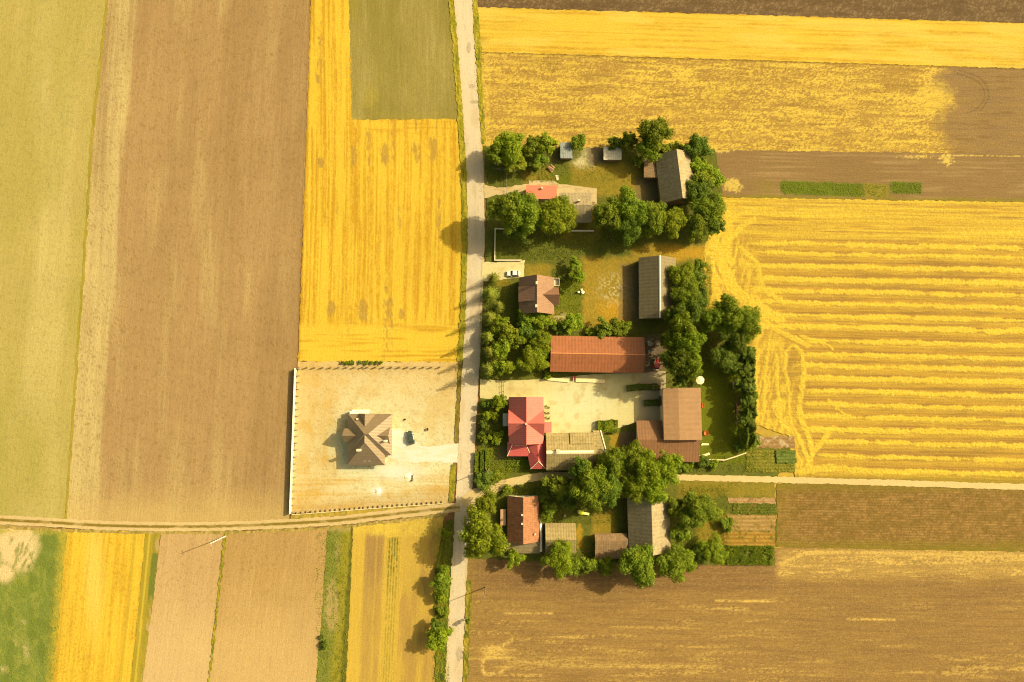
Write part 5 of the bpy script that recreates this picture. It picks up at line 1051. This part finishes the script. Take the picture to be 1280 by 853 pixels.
scatter('garden_plants', [(634, 664, 572, 590, 0, 1), (850, 905, 606, 622, 0, .5), (900, 925, 600, 680, 0, .25), (933, 992, 563, 590, 0, .5), (916, 968, 630, 643, 0, .7), (640, 690, 575, 592, 0, .2)], 1.4, .5, .26, 'light', 219)
scatter('green_crop', [(976, 1108, 227, 243, .03, 1), (1113, 1152, 228, 242, .03, 1.2)], 1.0, .25, .22, 'light', 221)
# ================================================================ smaller things
PAINT = lambda n, c, r=.3: plain(n, c, r, 0, 1, .5)
BLK = plain('rubber', (.02, .02, .02), .8, 0); CHR = plain('lamp_glass', (.85, .85, .8), .15, 0, 1, .6); RED = PAINT('red_paint', (.42, .03, .025), .4)
def car(label, px, py, ang, paint, name='parked_car'):
    """about 4.3 m long, local +x is the front"""
    root = thing(name, label, 'car', (*at(px, py)[:2], .13), ang)
    # body: loft of cross-sections along x -> lower hull with bonnet and boot
    xs = [-2.12, -2.02, -1.5, -.9, .75, 1.35, 1.95, 2.14]; zt = [.66, .92, .98, .98, .96, .90, .80, .58]; hw = [.66, .80, .86, .88, .88, .86, .78, .62]
    V, Fc = [], []
    for x, z, h in zip(xs, zt, hw): V += [(x, -h * .94, .24), (x, -h, .5), (x, -h * .97, z - .08), (x, -h * .82, z), (x, h * .82, z), (x, h * .97, z - .08), (x, h, .5), (x, h * .94, .24)]
    n = 8
    for i in range(len(xs) - 1):
        for k in range(n): Fc.append((i * n + k, (i + 1) * n + k, (i + 1) * n + (k + 1) % n, i * n + (k + 1) % n))
    Fc += [tuple(range(n)), tuple(range((len(xs) - 1) * n + n - 1, (len(xs) - 1) * n - 1, -1))]
    BM().poly(V, [f[::-1] for f in Fc]).build('body', paint, root)
    # cabin glass ring and roof
    b = BM(); lo = [(-1.55, .80), (.95, .80)]; up = [(-1.05, .66), (.25, .66)]
    V = [(x, s * y, .972) for x, y in lo for s in (-1, 1)] + [(x, s * y, 1.40) for x, y in up for s in (-1, 1)]
    b.poly(V, [(2, 3, 7, 6)]).build('windscreen', M_['glass'], root); BM().poly(V, [(1, 0, 4, 5)]).build('rear_window', M_['glass'], root)
    for f in ((0, 2, 6, 4), (3, 1, 5, 7)): BM().poly(V, [f]).build('side_window', M_['glass'], root)
    BM().box(-1.08, .28, -.67, .67, 1.39, 1.46).build('roof', paint, root, bevel=.03)
    for x in (-1.3, 1.32):
        for s in (-1, 1):
            M = Matrix.Translation((x, s * .80, .19)) @ Matrix.Rotation(math.pi / 2, 4, 'X')
            w_ = BM().cyl(0, 0, -.1, .1, .32, n=16, M=M).build('wheel', BLK, root); BM().cyl(0, 0, .101 * -s - .01, .101 * -s + .01, .2, n=12, M=M).build('rim', M_['metal'], w_)
    for s in (-1, 1):
        BM().box(2.0, 2.13, s * .55 - .14, s * .55 + .14, .58, .72).build('headlight', CHR, root); BM().box(-2.13, -2.06, s * .62 - .12, s * .62 + .12, .7, .85).build('tail_light', RED, root)
        BM().box(.62, .78, s * .98 - .1, s * .98 + .1, .95, 1.08).build('wing_mirror', paint, root)
    return root
car('white saloon car parked nose to the road on the pale driveway', 642, 342.5, math.pi, PAINT('white_car_paint', (.80, .80, .78), .25))
car('dark green car parked in front of the new house', 514, 547, R(105), PAINT('dark_green_car_paint', (.045, .06, .045), .25))
# tractor
def tractor(label, px, py, ang):
    root = thing('tractor', label, 'tractor', (*at(px, py)[:2], .14), ang)     # +x front
    BM().box(.45, 1.85, -.36, .36, .72, 1.32).build('bonnet', RED, root, bevel=.06)
    BM().box(-1.0, .45, -.40, .40, .55, 1.0).build('chassis', M_['gutter'], root)
    BM().box(-1.05, .35, -.72, .72, 2.25, 2.38).build('cab_roof', PAINT('faded_red_paint', (.45, .10, .09), .5), root, bevel=.05)
    for x, y in ((-.95, -.62), (-.95, .62), (.25, -.6), (.25, .6)): BM().tube((x, y, 1.0), (x, y, 2.26), .04).build('cab_post', RED, root)
    BM().box(-.6, -.15, -.25, .25, 1.0, 1.2).box(-.72, -.58, -.25, .25, 1.05, 1.6).build('seat', BLK, root)
    for x, r, w_ in ((-.65, .72, .2), (1.35, .42, .12)):
        for s in (-1, 1):
            M = Matrix.Translation((x, s * .82, r - .12)) @ Matrix.Rotation(math.pi / 2, 4, 'X')
            o = BM().cyl(0, 0, -w_, w_, r, n=18, M=M).build('wheel', BLK, root); BM().cyl(0, 0, -s * (w_ + .006) - .02, -s * (w_ + .006) + .02, r * .5, n=12, M=M).build('rim', PAINT('orange_rim', (.5, .22, .04), .5), o)
    for s in (-1, 1): BM().box(-1.25, -.1, s * .82 - .2, s * .82 + .2, 1.36, 1.42).build('mudguard', RED, root, bevel=.02)
    BM().tube((1.0, .2, 1.3), (1.0, .2, 2.1), .04).build('exhaust_pipe', BLK, root)
    BM().box(-1.75, -1.55, -.95, .95, .5, .62).tube((-1.6, 0, .56), (-1.0, 0, .6), .05).build('drawbar', M_['concrete'], root); return root
tractor('old red tractor parked in the shade east of the orange barn', 820, 456, R(82))
def barrel(label, px, py, r, h, mat, group=None):
    root = thing('barrel', label, 'barrel', (*at(px, py)[:2], .12), 0, group)
    n = 16; V = []
    for q, z in ((r * .92, 0), (r, h * .33), (r, h * .66), (r * .94, h), (r * .82, h), (r * .8, h * .25)): V += [(q * math.cos(2 * math.pi * k / n), q * math.sin(2 * math.pi * k / n), z) for k in range(n)]
    Fc = [tuple(range(n - 1, -1, -1)), tuple(range(5 * n, 6 * n))] + [(i * n + k, i * n + (k + 1) % n, (i + 1) * n + (k + 1) % n, (i + 1) * n + k) for i in range(5) for k in range(n)]
    BM().poly(V, Fc).build('drum', mat, root)
    for z in (.33, .66): BM().cyl(0, 0, h * z - .02, h * z + .02, r * 1.03, n=16).build('hoop', M_['metal'], root)
    return root
GREYP = plain('pale_grey_metal', (.42, .40, .37), .6, .15, 3)
barrel('wide grey water tub by the gable of the orange barn', 812, 430, .75, .9, GREYP)
barrel('grey barrel just below the wide tub beside the orange barn', 811, 440, .45, .9, GREYP)
barrel('grey barrel closest to the front of the red tractor', 815, 438.5, .42, .85, GREYP)
barrel('pale tub in the shade left of the yellow slide', 706, 644.5, .35, .8, M_['white'])
# wheelbarrow
root = thing('wheelbarrow', 'red wheelbarrow at the kerb below the orange barn', 'wheelbarrow', (*at(717.5, 473)[:2], .14), R(88))
V = [(-.45, -.28, .35), (.45, -.2, .35), (.45, .2, .35), (-.45, .28, .35), (-.6, -.42, .72), (.75, -.34, .72), (.75, .34, .72), (-.6, .42, .72)]
BM().poly(V, [(0, 1, 2, 3), (0, 4, 5, 1), (1, 5, 6, 2), (2, 6, 7, 3), (3, 7, 4, 0), (4, 7, 3, 0)]).poly([(x, y, z + .03) for x, y, z in V], [(3, 2, 1, 0), (1, 5, 4, 0), (2, 6, 5, 1), (3, 7, 6, 2), (0, 4, 7, 3)]).build('tray', PAINT('tomato_paint', (.55, .12, .07), .5), root)
for s in (-1, 1): BM().tube((.85, s * .06, .2), (-1.05, s * .33, .6), .025).build('handle', M_['metal'], root); BM().tube((-.35, s * .25, .42), (-.4, s * .3, 0), .02).build('leg', M_['metal'], root)
BM().cyl(0, 0, -.04, .04, .2, n=14, M=Matrix.Translation((.85, 0, .2)) @ Matrix.Rotation(math.pi / 2, 4, 'X')).build('wheel', BLK, root)
# parasol
def parasol(label, px, py, r, h):
    root = thing('parasol', label, 'parasol', (*at(px, py, h)[:2], .1), .2); n = 8; V = [(0, 0, h + .45)]
    for k in range(n): V.append((r * math.cos(k * math.pi / 4), r * math.sin(k * math.pi / 4), h))
    V += [(q[0] * .995, q[1] * .995, q[2] - .04) for q in V]
    BM().poly(V, [(0, k, k % 8 + 1) for k in range(1, 9)] + [(9, 9 + k % 8 + 1, 9 + k) for k in range(1, 9)] + [(k, 9 + k, 9 + k % 8 + 1, k % 8 + 1) for k in range(1, 9)]).build('canopy', plain('cream_canvas', (.80, .74, .52), .9, .03), root)
    BM().tube((0, 0, 0), (0, 0, h + .5), .03).build('pole', M_['white'], root); BM().cyl(0, 0, 0, .08, .3).build('base', M_['concrete'], root)
    for k in range(8): BM().tube((0, 0, h - .3), (r * .6 * math.cos(k * math.pi / 4), r * .6 * math.sin(k * math.pi / 4), h + .1), .012, n=5).build('strut', M_['metal'], root)
parasol('round cream parasol open on the garden lawn above the tan-roofed barn', 875, 475.5, 1.35, 2.2)
# garden furniture on the dry lawn
root = thing('garden_table', 'small white garden table on the lawn east of the brown house', 'table', (*at(728.5, 366)[:2], .1), .3)
BM().cyl(0, 0, .68, .72, .5, n=16).build('tabletop', M_['white'], root)
for k in range(4): BM().tube((.25 * math.cos(k * 1.57), .25 * math.sin(k * 1.57), .68), (.38 * math.cos(k * 1.57), .38 * math.sin(k * 1.57), 0), .025).build('leg', M_['white'], root)
for lab, px, py, a in (('white garden chair on the left of the garden table', 723.3, 365.5, .2), ('white garden chair above the garden table', 727, 362.8, -1.3)):
    root = thing('garden_chair', lab, 'chair', (*at(px, py)[:2], .1), a)
    BM().box(-.3, .3, -.3, .3, .41, .45).build('seat', M_['white'], root); BM().box(-.34, -.29, -.3, .3, .45, .92).build('backrest', M_['white'], root)
    for x in (-.26, .26):
        for y in (-.26, .26): BM().box(x - .025, x + .025, y - .025, y + .025, 0, .408).build('leg', M_['white'], root)
# slide
root = thing('slide', 'yellow-green plastic slide under the trees in the south garden', 'slide', (*at(728, 640.5)[:2], .1), R(-14))
YG = plain('lime_plastic', (.58, .60, .03), .5, .05, 1, .4)
BM().box(-1.4, .15, -.6, .6, 1.15, 1.28).build('platform', YG, root, bevel=.03)
for x in (-1.3, .05):
    for y in (-.52, .52): BM().box(x - .05, x + .05, y - .05, y + .05, 0, 1.9).build('post', YG, root)
P = [(.15, 1.22), (.8, .75), (1.5, .38), (2.1, .28)]; b = BM()
for (xa, za), (xb_, zb) in zip(P[:-1], P[1:]): b.slab([(xa, -.28, za), (xb_, -.28, zb), (xb_, .28, zb), (xa, .28, za)], .04); [b.slab([(xa, s - .03, za + .16), (xb_, s - .03, zb + .16), (xb_, s + .03, zb + .16), (xa, s + .03, za + .16)], .18) for s in (-.31, .31)]
b.build('chute', plain('pale_yellow_plastic', (.74, .70, .25), .5, .05, 1, .4), root)
for k in range(4): BM().box(-1.62 + k * .05, -1.52 + k * .05, -.4, .4, .2 + k * .27, .25 + k * .27).build('rung', M_['white'], root)
BM().tube((-1.62, -.4, .1), (-1.4, -.4, 1.2), .03).tube((-1.62, .4, .1), (-1.4, .4, 1.2), .03).build('ladder_rail', M_['white'], root)
# crates, bins, piles
def crate(label, px, py, sx, sy, h, mat, ang=0, name='crate', cat='crate'):
    root = thing(name, label, cat, (*at(px, py)[:2], .11), ang); b = BM()
    b.box(-sx, sx, -sy, sy, 0, .05).build('bottom', mat, root)
    for x0, x1, y0, y1 in ((-sx, sx, -sy, -sy + .05), (-sx, sx, sy - .05, sy), (-sx, -sx + .05, -sy + .05, sy - .05), (sx - .05, sx, -sy + .05, sy - .05)): BM().box(x0, x1, y0, y1, .051, h).build('panel', mat, root)
    return root
ORP = plain('orange_plastic', (.60, .16, .03), .5, .1, 1, .4)
crate('orange plastic box on the lawn beside the lower corner of the tan-roofed barn', 882, 541.5, .65, .65, .5, ORP)
crate('small orange box against the tan-roofed barn wall, nearer the parasol', 878.5, 507, .3, .7, .35, ORP)
crate('brown pallet box lying on the sandy plot between car and road', 534, 537, .45, .4, .35, M_['wood'], .3)
crate('tiny brown box on the sandy plot above the dark car', 506.3, 524.5, .25, .25, .3, M_['darkwood'], .5)
crate('grey box standing in the shade of the eastern hedge line', 919, 482, .8, 1.0, .9, GREYP, .05)
def pile(label, px, py, n, L, w_, mat, ang, name='plank_pile', cat='planks', part='plank', seed=3, spread=.3, h=.07):
    root = thing(name, label, cat, (*at(px, py)[:2], .12), ang); r_ = random.Random(seed)
    for k in range(n):
        l = L * r_.uniform(.75, 1); M = Matrix.Translation((r_.uniform(-.1, .1), r_.uniform(-spread, spread), .05 + k * h)) @ Matrix.Rotation(r_.uniform(-.12, .12), 4, 'Z')
        BM().box(-l / 2, l / 2, -w_ / 2, w_ / 2, 0, h * .9, M).build(part, mat, root)
    return root
PW = plain('fresh_wood', (.68, .58, .36), .8, .1, 2)
pile('fresh pale boards lying flat off the tan-roofed barn corner, upper bundle', 881.5, 555.5, 3, 2.6, .35, PW, R(-3), spread=.15)
pile('fresh pale boards lying at a slant by the rust brown barn corner', 880.5, 569, 4, 3.4, .3, PW, R(16), seed=5, spread=.2)
pile('brown planks stacked in the shade of the eastern hedge line', 921, 510, 4, 3.6, .45, plain('red_brown_boards', (.16, .085, .055), .9, .2, 2), R(88), seed=6, spread=.15)
pile('heap of broken rusty crate boards in the north yard grass', 689, 211, 8, 2.2, .35, plain('rusty_boards', (.40, .24, .16), .9, .35, 1.2), R(-38), seed=8, spread=.85, h=.1)
pile('white cloth-like sheets dropped on the north yard grass', 696.5, 222.5, 2, 2.0, .45, M_['white'], R(-80), 'sheet_pile', 'sheets', 'sheet', 9, .2, .05)
pile('dark plank set upright beside a white sand heap on the plot', 516.3, 597, 1, 2.4, .25, M_['wood'], R(92), seed=4, spread=.05, h=.6)
def heap(label, px, py, rx, ry, h, mat, seed):
    n = 22; g = np.linspace(-1, 1, n); X, Y = np.meshgrid(g, g, indexing='ij'); rr_ = np.sqrt(X ** 2 + Y ** 2)
    Z = h * np.clip(1 - rr_ + .35 * (FB(X * 3 + 9, Y * 3 + 9, seed) - .5), 0, 1) ** .8 * (1 - ss(.85, 1, rr_)) - .02
    I = np.arange(n * n).reshape(n, n); Q = np.stack([I[:-1, :-1], I[1:, :-1], I[1:, 1:], I[:-1, 1:]], -1).reshape(-1, 4)
    o = link('sand_heap', raw_mesh('sand_heap', np.stack([X.ravel() * rx, Y.ravel() * ry, Z.ravel()], 1), Q), None, mat); o.location = (*at(px, py)[:2], .02); o.data.polygons.foreach_set('use_smooth', np.ones(len(Q), bool)); tag(o, label, 'sand heap')
SAND = plain('white_sand', (.80, .74, .55), .95, .06, 2)
heap('white sand heap beside the upright dark plank south of the new house', 511, 596.5, 1.5, 1.2, .6, SAND, 5)
heap('smaller white sand heap nearer the lower plot fence', 472.5, 614, 1.0, 1.0, .5, SAND, 6)
# flower pots by the porch
for k, (px, py) in enumerate(((682.5, 508), (686, 510), (681, 516), (685.5, 516.5), (682, 522), (686, 523))):
    root = thing('potted_plant', 'potted plant in the cluster above the porch of the red house', 'plant', (*at(px, py)[:2], .13), k, 'potted plants by the porch')
    BM().cyl(0, 0, 0, .35, .18, .26, 10).build('pot', M_['brick'], root)
    C = rng.normal(size=(60, 3)) * np.array([.28, .28, .22]) + np.array([0, 0, .65]); V, Q = quads(C, rng.normal(size=(60, 3)) + np.array([0, 0, .6]), .2 * rng.uniform(.6, 1.3, 60)); link('foliage', raw_mesh('foliage', V, Q), root, LEAF['mid'])
# ---- walls, fences, kerbs --------------------------------------------------
def wall(label, pts, w_, h, mat, name='garden_wall', cat='wall', cap=None, z0=0):
    """low wall along pts: one block per straight run, butted"""
    root = thing(name, label, cat, (*at(*pts[0])[:2], 0), 0); P = [Vector(at(x, y, 0)) - root.location for x, y in pts]; b, c = BM(), BM()
    for i, (p, q) in enumerate(zip(P[:-1], P[1:])):
        d = q - p; L = d.length; M = Matrix.Translation(p) @ Matrix.Rotation(math.atan2(d.y, d.x), 4, 'Z')
        b.box(0 if i == 0 else w_ / 2 + .003, L + (w_ / 2 if i < len(P) - 2 else 0), -w_ / 2, w_ / 2, z0, h, M); c.box(0 if i == 0 else w_ / 2 + .04, L + (w_ / 2 if i < len(P) - 2 else 0), -w_ / 2 - .03, w_ / 2 + .03, h + .003, h + .07, M)
    b.build('wall', mat, root); c.build('coping', cap or mat, root); return root
wall('pale low concrete wall round the shaded grass plot by the road', [(640, 287.5), (619, 286.5), (618.5, 326), (652, 326)], .3, .7, M_['concrete'], cap=plain('pale_coping', (.55, .50, .40), .9, .1))
wall('short pale wall below the half-hidden farm shed', [(714, 289.5), (742, 289.5)], .35, 1.0, plain('pale_block_wall', (.55, .50, .42), .9, .1))
wall('pale garden wall that closes the lawn off from the farm track', [(885, 574.5), (905, 575), (918, 571), (932, 566)], .25, .7, plain('cream_wall', (.62, .54, .36), .9, .1))
wall('long pale kerb wall across the yard below the orange barn, left half', [(682, 473.5), (711, 476.5)], .9, .45, M_['concrete'], 'kerb_wall', 'kerb', plain('cream_kerb', (.64, .54, .34), .9, .06))
wall('long pale kerb wall across the yard below the orange barn, right half', [(719.5, 475.5), (756, 477)], 1.0, .45, M_['concrete'], 'kerb_wall', 'kerb', plain('cream_kerb_stone', (.64, .54, .34), .9, .06))
def fence(label, pts, step, h, mat, rails=(.3, .9), panel=None, name='fence', pw=.06, ph=None, maxp=98, pd=0):
    root = thing(name, label, 'fence', (*at(*pts[0])[:2], 0), 0); P = [Vector(at(x, y, 0)) - root.location for x, y in pts]; n = 0; rb, pb = BM(), BM()
    for p, q in zip(P[:-1], P[1:]):
        d = q - p; L = d.length; M = Matrix.Translation(p) @ Matrix.Rotation(math.atan2(d.y, d.x), 4, 'Z'); k = 0.0
        while k < L - .01 and n < maxp:
            BM().box(k - pw, k + pw, -pw - .05, pw - .05 + pd, 0, ph or h, M).build('post', mat, root); k += step; n += 1
        for z in rails: rb.box(0, L, .02, .07, h * z - .04, h * z + .04, M)
        if panel: pb.box(0, L, -.20 - panel[1], -.20, .02, h * panel[2], M)
    if rails: rb.build('rail', mat, root)
    if panel: pb.build('panel', panel[0], root)
    return root
WHT = plain('white_fence_slabs', (.76, .70, .56), .9, .08, .6)
fence('tall white concrete slab fence on the field side of the sandy plot', [(371.5, 461), (368.5, 545), (365, 642)], 2.1, 1.9, M_['greywall'], (), (WHT, .12, .97), pw=.10, pd=1.0, ph=.8)
fence('low wire fence on posts along the top of the sandy plot', [(374, 459.5), (460, 459), (556, 459)], 2.5, 1.3, M_['wood'], (.95,), None, pw=.17)
fence('close-posted slab fence along the farm track side of the sandy plot', [(365, 642.5), (455, 635.5), (553, 628.5)], 1.5, .45, M_['wood'], (), (plain('pale_slab', (.66, .57, .38), .9, .1), .14, .7), pw=.10, maxp=70, pd=.5)
fence('bent metal corner fence below the bright tree by the road', [(617, 212), (633, 214.5), (633, 250)], 2.4, 1.6, M_['metal'], (.1, .5, .95), pw=.05)
fence('thin gate fence across the entrance of the concrete yard', [(629.5, 475), (629.5, 497)], 1.8, 1.3, M_['gutter'], (.1, .5, .95), pw=.06, name='gate')
fence('thin dark board fence on the right edge of the yard paving', [(797.5, 527), (797.5, 520)], 1.0, .8, M_['wood'], (.3, .9))
def pole(label, px, py, h, mat, arm=1.6, ang=R(112)):
    root = thing('utility_pole', label, 'utility pole', (*at(px, py)[:2], 0), 0)
    BM().tube((0, 0, 0), (0, 0, h), .17, .10, 10).build('shaft', mat, root)
    M = Matrix.Rotation(ang, 4, 'Z'); BM().box(-arm / 2, arm / 2, .1, .18, h - .7, h - .58, M).build('crossarm', M_['metal'], root)
    for k in (-1, 0, 1): BM().cyl(k * arm * .42, .14, h - .578, h - .4, .05, .03, 8, M).build('insulator', CHR, root)
    return root
pole('pale concrete utility pole at the grass seam of the tan fields', 282, 670.5, 10.6, plain('pale_concrete_pole', (.78, .74, .62), .9, .05))
pole('brown wooden utility pole on the ploughed ground below the big roadside tree', 607, 734, 9.2, M_['wood'])
pole('wooden utility pole in the front garden beside the track mouth', 611, 586, 9.0, M_['wood'])
